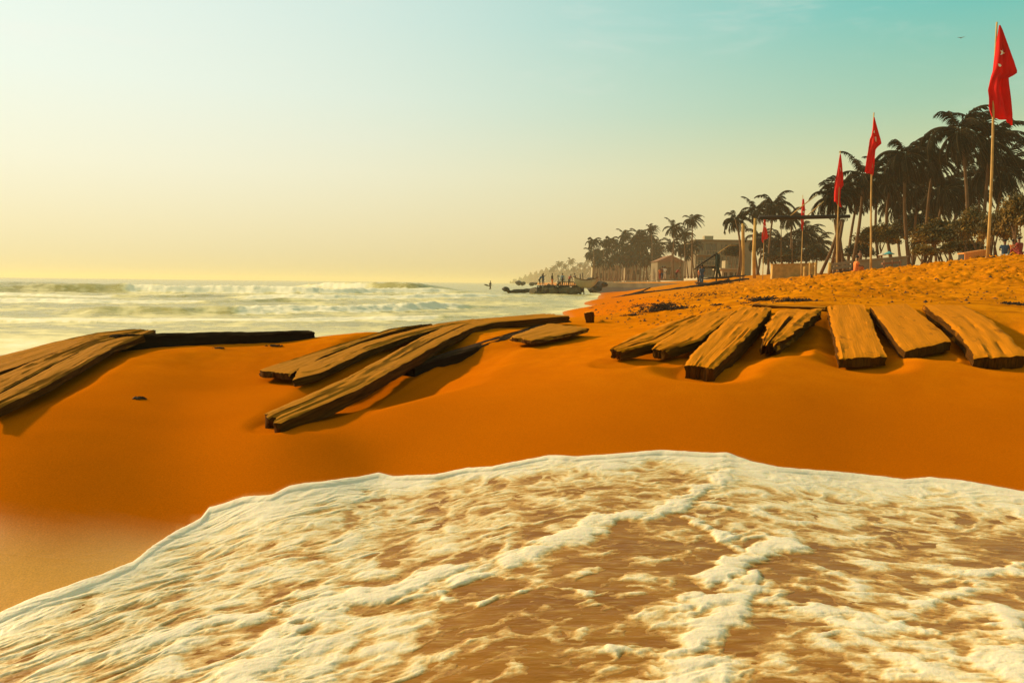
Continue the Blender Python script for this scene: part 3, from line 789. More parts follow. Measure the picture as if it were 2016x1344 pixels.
plank('plank', 'flat board lying across the beam behind the broken short timber', lowline((1488,598), (1626,604), 7.75, 7.4, .16, 0.0), .06, WB, seed=9)
# middle group
plank('plank', 'dark brown plank with a split blunt end, farthest of the three long middle timbers', face(PM, (510,727,570,734), (590,702,640,699), (670,677,718,668), (763,648,800,644), (820,640,852,637)), .048, WB, group=GM, seed=11, nl=70)
plank('plank', 'long bent plank with rounded end, in the middle of the three long timbers', face(PM, (588,721,577,745), (612,713,634,731), (706,676,730,686), (804,650,814,659), (857,638,882,641), (930,627,945,632)), .056, WB, group=GM, seed=12, nl=80)
plank('plank', 'longest timber of the beach with forked near end and a deep crack along its top', face(PM, (520,811,550,829), (593,782,621,801), (676,745,708,763), (744,709,787,719), (831,662,872,671), (891,636,934,642), (930,628,977,633), (1068,617,1121,621)), .08, WB, group=GM, seed=13, nl=100, jag=.05, cracks=((.55, .35, .75, .03), (.42, .0, .12, .02)))
plank('beam', 'black beam propping the longest timber from below', lowline((800,716), (1070,636), 6.1, 8.4, .14, -0.02), .13, WK, cat='beam', seed=14, wear=1.3, nl=60)
plank('plank', 'short wide board jutting out of the sand bank, right of the three long timbers', face((CAM_H - .94 + .05, 0, .060), (1004,661,1046,669), (1040,649,1108,658), (1080,636,1158,645)), .042, WB, group=GM, seed=15, wear=1.2, jag=.05)
# left group
plank('plank', 'front board of the left wreck piece with a lit top and a long straight edge', face(PL, (-22,786,-14,808), (0,775,6,797), (63,741,75,765), (127,707,140,730), (190,676,222,683), (290,649,307,650)), .05, WB, group=GL, seed=21, nl=70)
plank('plank', 'middle board of the left wreck piece between two dark grooves', face(PL, (-22,746,-22,784), (-2,738,-2,772), (63,711,63,737), (112,693,126,704), (190,664,200,672), (280,650,286,649)), .05, WB, group=GL, seed=22, nl=70)
plank('plank', 'rear board of the left wreck piece seen against the sea', face(PL, (-22,705,-22,739), (-4,700,-4,732), (90,676,110,692), (190,655,198,662), (262,648,284,648)), .05, WB, group=GL, seed=23, nl=70)
plank('beam', 'black waterlogged log lying on the sand crest in front of the sea', lowline((212,660), (612,652), 6.1, 7.35, .15, 0.0), .21, WK, cat='log', seed=24, wear=2.2, jag=.03, nl=90)
plank('stump', 'small upright wooden stub sticking out of the sand', [(P(1152, 615, 9.4) + [0, .0, 0], P(1168, 613, 9.4)), (P(1152, 615, 9.4) + [0, .10, 0], P(1168, 613, 9.4) + [0, .1, 0])], .16, MAT['wood_sandy_lit'], cat='wood stub', seed=25, nl=8, nw=4, wear=.8)
# ------------------------------------------------------------------ mesh builders for the things on the beach
class MB:
    def __init__(s): s.v = []; s.f = []; s.mi = []
    def tube(s, pts, rad, n=8, mi=0, cap=True):
        pts = [Vector(p) for p in pts]; k0 = len(s.v)
        if not hasattr(rad, '__len__'): rad = [rad] * len(pts)
        ref = Vector((0.13, 0.9, 0.2)).normalized()
        for i, p in enumerate(pts):
            d = (pts[min(i + 1, len(pts) - 1)] - pts[max(i - 1, 0)]).normalized()
            a = d.cross(ref)
            if a.length < .05: a = d.cross(Vector((1, 0, 0)))
            a.normalize(); b = d.cross(a).normalized()
            for j in range(n):
                t = 2 * math.pi * j / n
                s.v.append(tuple(p + a * math.cos(t) * rad[i] + b * math.sin(t) * rad[i]))
        for i in range(len(pts) - 1):
            for j in range(n):
                k = (j + 1) % n
                s.f.append((k0 + i * n + j, k0 + i * n + k, k0 + (i + 1) * n + k, k0 + (i + 1) * n + j)); s.mi.append(mi)
        if cap:
            s.f.append(tuple(k0 + j for j in range(n))[::-1]); s.mi.append(mi)
            s.f.append(tuple(k0 + (len(pts) - 1) * n + j for j in range(n))); s.mi.append(mi)
        return s
    def box(s, c, size, rot=None, mi=0, taper=1.0):
        c = Vector(c); k0 = len(s.v)
        for z in (-.5, .5):
            for x, y in ((-.5, -.5), (.5, -.5), (.5, .5), (-.5, .5)):
                t = taper if z > 0 else 1
                v = Vector((x * size[0] * t, y * size[1] * t, z * size[2]))
                if rot is not None: v = rot @ v
                s.v.append(tuple(c + v))
        for f in ((3, 2, 1, 0), (4, 5, 6, 7), (0, 1, 5, 4), (1, 2, 6, 5), (2, 3, 7, 6), (3, 0, 4, 7)):
            s.f.append(tuple(k0 + q for q in f)); s.mi.append(mi)
        return s
    def poly(s, pts, mi=0):
        k0 = len(s.v); s.v += [tuple(p) for p in pts]; s.f.append(tuple(range(k0, k0 + len(pts)))); s.mi.append(mi); return s
    def prism(s, outline, off, mi=0):
        """outline: list of points, pushed by the vector off"""
        k0 = len(s.v); n_ = len(outline); off = Vector(off)
        s.v += [tuple(Vector(p)) for p in outline] + [tuple(Vector(p) + off) for p in outline]
        s.f.append(tuple(k0 + i for i in range(n_))[::-1]); s.f.append(tuple(k0 + n_ + i for i in range(n_))); s.mi += [mi, mi]
        for i in range(n_):
            j = (i + 1) % n_
            s.f.append((k0 + i, k0 + j, k0 + n_ + j, k0 + n_ + i)); s.mi.append(mi)
        return s
    def build(s, name, mats, parent=None, smooth=False, loc=None, org=None):
        v = s.v
        if org is not None:
            o_ = Vector(org); v = [tuple(Vector(q) - o_) for q in v]; loc = org if loc is None else loc
        return mesh_obj(name, v, s.f, mats, parent, smooth, s.mi if isinstance(mats, (list, tuple)) else None, loc)
def base_at(px, depth, dz=0.0):
    """point on the sand straight under pixel column px at this distance"""
    p = P(px, 560, depth); return np.array([p[0], p[1], Tz(p[0], p[1]) + dz])
def jit(rs, a): return (rs.rand() - .5) * 2 * a

# ------------------------------------------------------------------ flags on poles
def interp_edges(edge, k):
    e = np.array(edge, float); return np.interp(k, e[:, 1], e[:, 0])
def flag_pole(top, bottom, depth, label, left, right, star=None, seed=0, stripe=None):
    b = P(bottom[0], bottom[1], depth); t = P(top[0], top[1], depth)
    gz = Tz(b[0], b[1]); b = b + np.array([0, 0, 0]); base = np.array([b[0], b[1], min(gz, b[2]) - .15])
    e = empty('flag_pole', tuple(base))
    tag(e, label, 'flag', 'red flags on tall poles along the beach')
    rel = lambda q: Vector(q) - Vector(base)
    m_ = MB(); k = 9; pts_ = []
    for i in range(k):
        f = i / (k - 1); q = base * (1 - f) + t * f
        q = q + np.array([0.035 * math.sin(f * 5 + seed), 0, 0]); pts_.append(rel(q))
    m_.tube(pts_, [0.052 - 0.026 * i / (k - 1) for i in range(k)], 8); m_.build('pole', MAT['pole'], e, True)
    # cloth: rows from the top to the bottom between a left and a right outline, creased
    y0, y1 = left[0][1], left[-1][1]
    nr_, nc = 46, 18; vv = []; surf = {}
    per = depth / FPX
    def cloth(fx, fy):
        py = y0 + (y1 - y0) * fy
        xl = interp_edges(left, py); xr = interp_edges(right, py)
        # the hem hangs lower on one side
        py2 = py + (right[-1][1] - left[-1][1]) * fx * sstep(0.6, 1.0, fy)
        px = xl + (xr - xl) * fx
        q = P(px, py2, depth)
        wdt = max((xr - xl) * per, 0.02)
        fold = math.sin(fx * 9.0 + 2.2 * math.sin(fy * 3 + seed) + seed) * 0.10 * min(1, wdt / 0.5) + 0.05 * math.sin(fx * 21 + fy * 6 + seed) * min(1, wdt / .5)
        step = 0.10 * sstep(0.50, 0.56, fy + 0.04 * math.sin(fx * 6)) * (0.3 + fx)
        return Vector((q[0], q[1] - 0.10 + fold + step, q[2])) - Vector(base)
    for i in range(nr_):
        for j in range(nc): vv.append(tuple(cloth(j / (nc - 1), i / (nr_ - 1))))
    ff = [(i * nc + j, i * nc + j + 1, (i + 1) * nc + j + 1, (i + 1) * nc + j) for i in range(nr_ - 1) for j in range(nc - 1)]
    c_ = mesh_obj('flag_cloth', vv, ff, MAT['flag'], e, True)
    so = c_.modifiers.new('thickness', 'SOLIDIFY'); so.thickness = 0.006
    def decal(name, cx, cy, poly_):
        """a printed shape lying on the cloth; poly_ in fractions of the cloth"""
        ctr = cloth(cx, cy) + Vector((0, -0.030, 0)); vs2 = [tuple(ctr)]
        for (dx, dy) in poly_:
            vs2.append(tuple(cloth(min(max(cx + dx, 0.01), .99), cy + dy) + Vector((0, -0.030, 0))))
        n2 = len(poly_)
        mesh_obj(name, vs2, [(0, 1 + i, 1 + (i + 1) % n2) for i in range(n2)], MAT['white'], c_)
    if star:
        for (cx, cy, rx, ry) in star:
            pl_ = []
            for i in range(10):
                a = math.pi * i / 5 + .25; r_ = 1 if i % 2 == 0 else .40
                pl_.append((math.sin(a) * rx * r_, -math.cos(a) * ry * r_))
            decal('star', cx, cy, pl_)
    if stripe:
        for (cx, cy, w_, h_) in stripe:
            decal('print', cx, cy, [(-w_, -h_), (w_ * .4, -h_ * .8), (w_, h_ * .2), (w_ * .6, h_), (-w_ * .5, h_ * .7)])
    return e
flag_pole((1964.5,44),(1943,508),25.0,'tallest red flag with a white star, on the nearest pole at the right edge',
  [(1963,52),(1960,90),(1958,108),(1953,140),(1948,160),(1944,178),(1946,192),(1946,212),(1951,230)],
  [(1966,52),(1970,62),(1976,85),(1984,115),(1990,135),(1995,148),(1988,152),(1982,155),(1984,168),(1990,190),(1996,212),(1998,230),(1997,246)],
  star=[(.40,.31,.30,.045)], stripe=[(.18,.45,.10,.018)], seed=0.3)
flag_pole((1720,222),(1713,534),37.6,'red flag with white marks on the second nearest pole, in front of the palm grove',
  [(1718,232),(1716,255),(1714,268),(1711,275),(1708,300),(1704,320),(1701,339)],
  [(1720,232),(1724,250),(1728,268),(1732,284),(1727,289),(1724,295),(1724,320),(1722,335),(1716,346)], star=[(.25,.27,.28,.03)], stripe=[(.62,.40,.12,.05)], seed=1.7)
flag_pole((1653,297),(1648,541),48.0,'red flag hanging thin on the third pole, beside the leaning crossed legs of the frame',
  [(1652,305),(1649,325),(1645,350),(1643,375),(1642,397)],
  [(1654,305),(1657,335),(1659,350),(1661,364),(1655,371),(1653,385),(1656,398),(1655,409)], stripe=[(.62,.32,.16,.05)], seed=3.1)
flag_pole((1580.5,384),(1578,546),72.0,'narrow red flag on the fourth pole, crossed by the black cross beam',
  [(1579,392),(1577,415),(1576,435),(1577,450),(1579,455)],
  [(1582,392),(1584,412),(1583,425),(1583,440),(1581,452),(1580,456)], stripe=[(.5,.40,.3,.03)], seed=4.4)
flag_pole((1504,424),(1502,548),92.0,'red flag spread like a skirt just below the left end of the black cross beam',
  [(1503,432),(1502,445),(1500,460),(1499,474),(1501,478)],
  [(1506,432),(1508,445),(1511,458),(1513,467),(1510,471),(1505,472),(1503,478)], stripe=[(.6,.30,.2,.05)], seed=5.0)
flag_pole((1487,432),(1483,549),100.0,'small red flag furled at the left of the yellow post',
  [(1485,437),(1483,455),(1481,470),(1481,481)],
  [(1488,437),(1487,455),(1485,470),(1484,482)], seed=6.0)

# ------------------------------------------------------------------ palms
WIND = Vector((0.93, 0.30, 0.0))
def frond_mesh(rs, az, el, L, nseg=13, dense=30, droopf=1.0, wide=1.0):
    """one coconut leaf: a bending stalk with hanging leaflets, blown by the wind"""
    d = Vector((math.cos(az) * math.cos(el), math.sin(az) * math.cos(el), math.sin(el)))
    p = Vector((0, 0, 0)) + d * 0.12; step = L / nseg; line = [p.copy()]; dirs = [d.copy()]
    for i in range(nseg):
        f = i / nseg
        d = d + Vector((0, 0, -1)) * (0.15 * droopf * (0.45 + f * 1.3)) + WIND * (0.15 * (0.2 + f))
        d.normalize(); p = p + d * step; line.append(p.copy()); dirs.append(d.copy())
    mb = MB(); mb.tube(line, [0.045 * (1 - .8 * i / nseg) + .006 for i in range(nseg + 1)], 4, cap=False)
    v, f_ = mb.v, mb.f; mi = [1] * len(f_)
    for s_ in (-1, 1):
        for k in range(dense):
            f = 0.10 + 0.90 * (k + rs.rand() * .5) / dense; q = f * nseg; i = min(int(q), nseg - 1); r_ = q - i
            c = line[i].lerp(line[i + 1], min(r_, 1)); t = dirs[i].lerp(dirs[i + 1], min(r_, 1)).normalized()
            side = t.cross(Vector((0, 0, 1)))
            if side.length < .1: side = Vector((1, 0, 0))
            side = side.normalized() * s_
            ll = L * 0.25 * math.sin(math.pi * min(1, 0.18 + f * 0.80)) ** 0.7 * (0.8 + .4 * rs.rand()) * wide
            a = (side * 0.75 + t * 0.65 + Vector((0, 0, -0.25 - .4 * rs.rand())) + WIND * .25).normalized()
            b = (a + Vector((0, 0, -.75)) + WIND * .35).normalized()
            w_ = t * (0.035 + 0.02 * rs.rand()) * L / 3.2 * (1.0 if dense > 24 else 1.9)
            p1 = c + a * ll * .5; p2 = p1 + b * ll * .5
            k0 = len(v)
            v += [tuple(c - w_), tuple(c + w_), tuple(p1 + w_ * .9), tuple(p1 - w_ * .9), tuple(p2)]
            f_ += [(k0, k0 + 1, k0 + 2, k0 + 3), (k0 + 3, k0 + 2, k0 + 4)]; mi += [0, 0]
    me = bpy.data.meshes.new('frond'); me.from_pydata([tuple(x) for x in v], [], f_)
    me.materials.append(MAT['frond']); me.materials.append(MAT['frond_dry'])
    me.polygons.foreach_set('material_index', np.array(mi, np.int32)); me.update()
    return me
def crown_set(seed, nf, L, dense=30):
    rs = np.random.RandomState(seed); out = []
    for i in range(nf):
        f = i / nf
        el = R(70) - R(128) * f ** 0.85 + jit(rs, .12)
        az = i * 2.39996 + jit(rs, .3)
        dry = f > .86 and rs.rand() < .5
        out.append((frond_mesh(rs, az, el, L * (0.75 + .35 * math.sin(math.pi * min(1, f + .25))) * (0.9 + .2 * rs.rand()), dense=dense, droopf=1.0 + .5 * f), dry))
    return out
CROWNS = [crown_set(s_, 38, 3.9, 34) for s_ in (1, 2, 3, 4, 5)]
FARCROWNS = []
def join_crown(cs):
    V_, F_ = [], []
    for me, _ in cs:
        k0 = len(V_); V_ += [tuple(v.co) for v in me.vertices]; F_ += [tuple(k0 + q for q in p_.vertices) for p_ in me.polygons]
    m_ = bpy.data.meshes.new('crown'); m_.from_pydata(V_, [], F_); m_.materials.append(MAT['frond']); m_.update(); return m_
FARCROWNS = [join_crown(crown_set(s_, 32, 4.4, 20)) for s_ in (11, 12, 13, 14)]
def palm(px, py, rpx, bpx, depth, label, group, seed, far=False, by=None):
    """crown centre pixel, crown radius in pixels, pixel column of the foot"""
    rs = np.random.RandomState(seed)
    top = P(px, py, depth); foot = base_at(bpx, depth)
    if by is not None: foot[2] = P(bpx, by, depth)[2] - .3
    e = empty('palm_tree', tuple(foot)); tag(e, label, 'palm tree', group)
    t = Vector(top) - Vector(foot)
    bend = Vector((jit(rs, .5), jit(rs, .6), 0)) * (t.z / 12)
    pts_ = []; rad = []; K = 10 if not far else 6
    for i in range(K + 1):
        f = i / K
        q = Vector((t.x * (f ** 1.25), t.y * f, t.z * f)) + bend * math.sin(f * math.pi) * 1.2
        pts_.append(q); rad.append((0.17 - 0.07 * f + (0.09 if i == 0 else 0)) * (1.0 if not far else 1.25))
    MB().tube(pts_, rad, 9 if not far else 5).build('trunk', MAT['trunk'], e, True)
    sc = rpx * depth / FPX / (2.95 if not far else 2.7)
    if far:
        c_ = bpy.data.objects.new('crown', FARCROWNS[seed % len(FARCROWNS)]); col.objects.link(c_); c_.parent = e
        c_.location = t; c_.scale = (sc, sc, sc); c_.rotation_euler = (0, 0, jit(rs, .6))
    else:
        rz = jit(rs, .45)
        for me, dry in CROWNS[seed % len(CROWNS)]:
            c_ = bpy.data.objects.new('frond', me); col.objects.link(c_); c_.parent = e
            c_.location = t; s2_ = sc * (0.92 + .16 * rs.rand()); c_.scale = (s2_, s2_, s2_); c_.rotation_euler = (jit(rs, .08), jit(rs, .08), rz + jit(rs, .12))
            if dry:
                c_.data = c_.data
        nuts = MB()
        for k in range(6):
            a = k * 1.05; q = t + Vector((math.cos(a) * .2, math.sin(a) * .2, -.25)) * sc
            nuts.tube([q + Vector((0, 0, -.13)), q + Vector((0, 0, -.05)), q + Vector((0, 0, .05)), q + Vector((0, 0, .13))], [.03, .11, .11, .03], 6)
        nuts.build('coconuts', MAT['frond_dry'], e, True)
    return e
G1 = 'tall palms of the grove at the right'
NEARP = [
 (1891,258,69,1901,66,'tall palm with one upright leaf, its leaves sweeping left above all others'),
 (1950,278,68,1929,68,'tall palm left of and behind the nearest flag pole'),
 (1978,335,66,1944,70,'palm right of the nearest flag pole with its crown at mid height'),
 (1925,350,54,1922,80,'palm whose crown hides behind the trunk pair beside the nearest flag pole'),
 (1838,318,48,1820,72,'palm with a small spiky top between the two tallest clumps of the grove'),
 (1783,305,56,1790,70,'tall palm in the middle of the grove with a steep pointed leaf on top'),
 (1755,352,48,1760,76,'palm behind the second flag, leaning left of the grove middle'),
 (1728,372,38,1733,84,'palm peeping out right beside the second nearest flag'),
 (1806,368,50,1795,82,'lower palm filling the grove under the pointed one'),
 (1860,372,50,1826,78,'low palm with a leaning trunk crossing the gap over the dark dome'),
 (1893,385,48,1870,86,'low palm under the tallest palm, its trunk standing in the pale gap'),
 (1700,345,44,1674,72,'palm directly left of the second nearest flag with drooping right side'),
 (1690,385,38,1668,84,'short palm beneath the one left of the second nearest flag'),
 (1640,388,42,1642,62,'wide palm behind the third flag with long leaves reaching left'),
 (1655,372,36,1664,70,'palm right behind the third flag'),
 (1770,402,40,1775,92,'lowest palm in the middle of the grove'),
 (1838,410,34,1842,96,'low far palm seen between trunks above the dark dome'),
]
for i, (a, b, c, d, dep, lab) in enumerate(NEARP): palm(a, b, c, d, dep, lab, G1, 100 + i)
G2 = 'palms behind the black cross beam'
MIDP = [
 (1449,432,27,1452,100,'palm with thin dark bent trunk at the left end of the cross beam grove'),
 (1488,415,28,1492,112,'palm rising above the left end of the black cross beam'),
 (1525,405,34,1512,108,'broad palm with the highest crown above the black cross beam'),
 (1556,428,27,1548,118,'palm just left of the fourth flag, touching the cross beam'),
 (1498,470,30,1490,126,'low palm hidden behind the two small flags'),
 (1540,475,32,1535,122,'low palm beneath the middle of the cross beam'),
 (1588,460,32,1586,120,'low palm just right of the fourth flag'),
 (1610,480,28,1605,130,'lowest palm beneath the right half of the cross beam'),
 (1565,492,26,1560,138,'short palm in the dark undergrowth beneath the cross beam'),
 (1515,500,24,1518,140,'short palm left of the golden sand bank'),
]
for i, (a, b, c, d, dep, lab) in enumerate(MIDP): palm(a, b, c, d, dep, lab, G2, 200 + i)
G3 = 'palms in front of the grey hotel'
for i, (a, b, c, d, dep, lab) in enumerate([
 (1363,433,19,1361,165,'lone slender palm standing taller than its neighbours, left of the hotel'),
 (1328,450,20,1326,172,'palm with wide leaves left of the lone slender one'),
 (1347,462,18,1348,176,'palm squeezed between the wide-leaved and the slender palm'),
 (1322,482,17,1320,180,'low palm above the gabled house'),
 (1342,488,18,1340,182,'low palm in front of the corner of the hotel'),
 (1364,484,17,1368,178,'low palm overlapping the left end of the hotel'),
 (1352,500,15,1355,186,'shortest palm of the clump beside the hotel')]): palm(a, b, c, d, dep, lab, G3, 300 + i, by=545)
G4 = 'hazy palms over the far sea wall'
far4 = [(1168,476,13,1168),(1166,498,14,1166),(1180,502,13,1182),(1196,492,13,1193),(1202,474,13,1204),(1214,484,12,1214),(1212,505,13,1210),(1231,463,14,1231),(1230,485,14,1226),(1238,500,14,1238),(1252,490,15,1250),(1259,463,15,1259),(1266,480,17,1266),(1282,450,11,1282),(1275,470,16,1276),(1292,482,16,1290),(1296,494,14,1294),(1262,505,15,1258),(1278,506,15,1284),(1248,475,12,1246),(1190,478,10,1188),(1222,508,12,1220),(1176,514,13,1177),(1200,513,13,1199),(1234,514,13,1236),(1246,509,14,1244),(1270,513,13,1271),(1292,509,13,1293)]
L4 = {0: 'palm at the left end of the hazy clump above the far sea wall', 4: 'single palm standing above its neighbours left of the middle of the hazy clump',
      7: 'taller hazy palm near the middle of the clump above the far sea wall', 11: 'tall hazy palm just left of the highest crown of the far clump',
      13: 'highest palm of the hazy clump above the far sea wall', 15: 'broad palm at the right end of the hazy far clump'}
for i, (a, b, c, d) in enumerate(far4): palm(a, b, c, d, 225 + (i * 37 % 40), L4.get(i, 'low hazy palm merged into the dense clump above the far sea wall'), G4, 400 + i, far=True, by=550)
L5 = {0: 'left palm of the two tallest on the distant headland', 2: 'right palm of the two tallest on the distant headland'}
for i, (a, b, c, d) in enumerate([(1102,519,7,1102),(1112,524,6,1112),(1124,514,7,1124),(1130,528,6,1131),(1142,521,6,1143),(1152,522,6,1151),(1158,512,7,1158),(1086,531,5,1086),(1092,526,5,1093)]):
    palm(a, b, c, d, 800 + 12 * i, L5.get(i, 'tiny palm almost lost in the haze of the distant headland'), 'tiny palms on the hazy headland', 500 + i, far=True, by=553)

# ------------------------------------------------------------------ bushes and leafy trees
def leaf_cloud(seed, nclump, nleaf, size=(1, 1, 1), leaf=0.16, mats=('leaf',), fill_=0.0, spread=.22):
    rs = np.random.RandomState(seed); v = []; f = []; mi = []
    for c in range(nclump):
        d = rs.randn(3); d /= np.linalg.norm(d); d[2] = abs(d[2]) * 1.1 - .25
        r_ = (0.45 + .55 * rs.rand() ** .5); ctr = d * r_ * (0.85 + .3 * rs.rand())
        m_ = rs.randint(len(mats)); cs_ = spread * (0.6 + .8 * rs.rand())
        for k in range(nleaf):
            q = ctr + rs.randn(3) * cs_ * np.array([.9, .9, .75]) * .6
            q = q * np.array(size)
            a = rs.randn(3); a /= np.linalg.norm(a); b = np.cross(a, rs.randn(3)); b /= np.linalg.norm(b)
            l_ = leaf * (0.6 + .8 * rs.rand())
            k0 = len(v)
            v += [tuple(q - a * l_ * .5), tuple(q + b * l_ * .28), tuple(q + a * l_ * .6), tuple(q - b * l_ * .28)]
            f.append((k0, k0 + 1, k0 + 2, k0 + 3)); mi.append(m_)
    me = bpy.data.meshes.new('foliage'); me.from_pydata(v, [], f)
    for m_ in mats: me.materials.append(MAT[m_])
    me.polygons.foreach_set('material_index', np.array(mi, np.int32)); me.update(); return me
CL = {'g': [leaf_cloud(s_, 110, 60, mats=('leaf', 'leaf', 'leaf_gold'), leaf=.13) for s_ in (1, 2, 3)],
      'd': [leaf_cloud(s_, 120, 60, mats=('leaf_dark', 'leaf_dark', 'leaf'), leaf=.14) for s_ in (4, 5)],
      'y': [leaf_cloud(s_, 110, 55, mats=('leaf', 'leaf_gold'), leaf=.13) for s_ in (6, 7)]}
def bush(px, py, rx, ry, depth, kind, label, seed, cat='bush', name='bush', group=None):
    rs = np.random.RandomState(seed); k = depth / FPX
    ctr = P(px, py, depth); foot = base_at(px, depth)
    e = empty(name, tuple(foot)); tag(e, label, cat, group)
    rel = Vector(ctr) - Vector(foot); a, b = rx * k, ry * k
    st = MB()
    for i in range(5):
        q = Vector((jit(rs, .5) * a, jit(rs, .4) * a, 0)); w = rel + Vector((jit(rs, .6) * a, jit(rs, .5) * a, jit(rs, .3) * b))
        st.tube([Vector((q.x * .3, q.y * .3, -.1)), q.lerp(w, .5) + Vector((0, 0, -.1 * b)), w], [.10, .06, .03], 5)
    st.build('trunk' if name == 'tree' else 'stem', MAT['trunk'], e, True)
    c_ = bpy.data.objects.new('crown' if name == 'tree' else 'foliage', CL[kind][seed % len(CL[kind])]); col.objects.link(c_); c_.parent = e
    c_.location = rel; c_.scale = (a, a * .8, b); c_.rotation_euler = (0, 0, rs.rand() * 6.28)
    return e
for i, q in enumerate([
 (1795,455,44,36,84,'d','dark dome shaped tree behind the trunks of the palm grove','tree'),
 (1728,470,38,28,74,'g','rounded green tree left of the dark dome, behind the concrete wall','tree'),
 (1852,468,56,38,64,'g','broad brownish bush spreading in the middle behind the dip of the sand','bush'),
 (1915,452,38,44,58,'g','tall leafy bush just left of the nearest flag pole','bush'),
 (1962,455,34,46,52,'y','golden edged bush right of the nearest flag pole','bush'),
 (2004,430,34,52,44,'y','tallest leafy bush cut by the right edge of the picture','bush'),
 (2060,420,44,60,46,'g','leafy bush beyond the right edge','bush'),
 (1890,492,40,20,60,'g','low bush behind the orange crate','bush'),
 (1815,497,26,18,52,'y','low scrub with golden sprays beside the end of the concrete wall','bush'),
 (1690,498,28,22,84,'d','low dark shrub behind the seated figure','bush'),
 (1548,508,40,20,108,'d','long dark hedge beneath the cross beam','bush'),
 (1600,505,30,22,104,'d','dark shrub between the golden sand bank and the crossed legs','bush'),
 (1445,498,20,18,128,'d','round dark shrub beside the hotel wall','bush'),
 (1655,520,16,14,88,'d','small dark shrub just behind the crossed legs','bush')]):
    px, py, rx, ry, dep, kd, lab, nm = q
    bush(px, py, rx, ry, dep, kd, lab, 700 + i, 'tree' if nm == 'tree' else 'bush', nm)
# the wood on the headland, one hazy mass
def far_wood():
    rs = np.random.RandomState(5); v, f = [], []
    prof = [(1005,555),(1025,550),(1045,541),(1060,537),(1075,531),(1095,532),(1110,533),(1125,531),(1145,530),(1165,527),(1190,522),(1230,520),(1300,515)]
    for k in range(9000):
        px = 1005 + (1300 - 1005) * rs.rand() ** .9; tp = np.interp(px, [a for a, _ in prof], [b for _, b in prof])
        dep = 2000 - (px - 1005) * 9 if px < 1110 else 1050 - (px - 1110) * 3
        dep *= 1 + jit(rs, .05)
        tp += 3.0 * math.sin(px * .6) + 1.6 * math.sin(px * 1.7)
        py = tp + (558 - tp) * rs.rand() ** 1.4
        q = Vector(P(px, py, dep)); l_ = 2.2 * dep / 800
        a = Vector(rs.randn(3)).normalized(); b = a.cross(Vector(rs.randn(3))).normalized()
        k0 = len(v); v += [tuple(q - a * l_ * .5), tuple(q + b * l_ * .4), tuple(q + a * l_ * .5), tuple(q - b * l_ * .4)]; f.append((k0, k0 + 1, k0 + 2, k0 + 3))
    tag(mesh_obj('distant_wood', v, f, MAT['leaf']), kind='stuff')
far_wood()
# ------------------------------------------------------------------ buildings
def bld_frame(x0, x1, ytop, depth, back=8.0, yb=None):
    """corner frame of a facade that faces the camera: origin bottom left, x to the right"""
    a = P(x0, 550, depth); b = P(x1, 550, depth)
    zb = min(Tz(a[0], a[1]), Tz(b[0], b[1])) - .3 if yb is None else P(x0, yb, depth)[2]
    top = P((x0 + x1) / 2, ytop, depth)[2]
    return np.array([a[0], a[1], zb]), b[0] - a[0], top - zb, back
def wall_with_openings(mb, W_, H_, ops, th=.25, mi=0):
    """a wall at y 0..th with rectangular holes, cut into a grid of blocks"""
    xs = sorted({0, W_} | {o[0] for o in ops} | {o[1] for o in ops}); zs = sorted({0, H_} | {o[2] for o in ops} | {o[3] for o in ops})
    for i in range(len(xs) - 1):
        z0 = None
        for j in range(len(zs) - 1):
            cx, cz = (xs[i] + xs[i + 1]) / 2, (zs[j] + zs[j + 1]) / 2
            hole = any(o[0] < cx < o[1] and o[2] < cz < o[3] for o in ops)
            if not hole and z0 is None: z0 = zs[j]
            if (hole or j == len(zs) - 2) and z0 is not None:
                z1 = zs[j] if hole else zs[j + 1]
                mb.box(((xs[i] + xs[i + 1]) / 2, th / 2, (z0 + z1) / 2), (xs[i + 1] - xs[i], th, z1 - z0), mi=mi); z0 = None
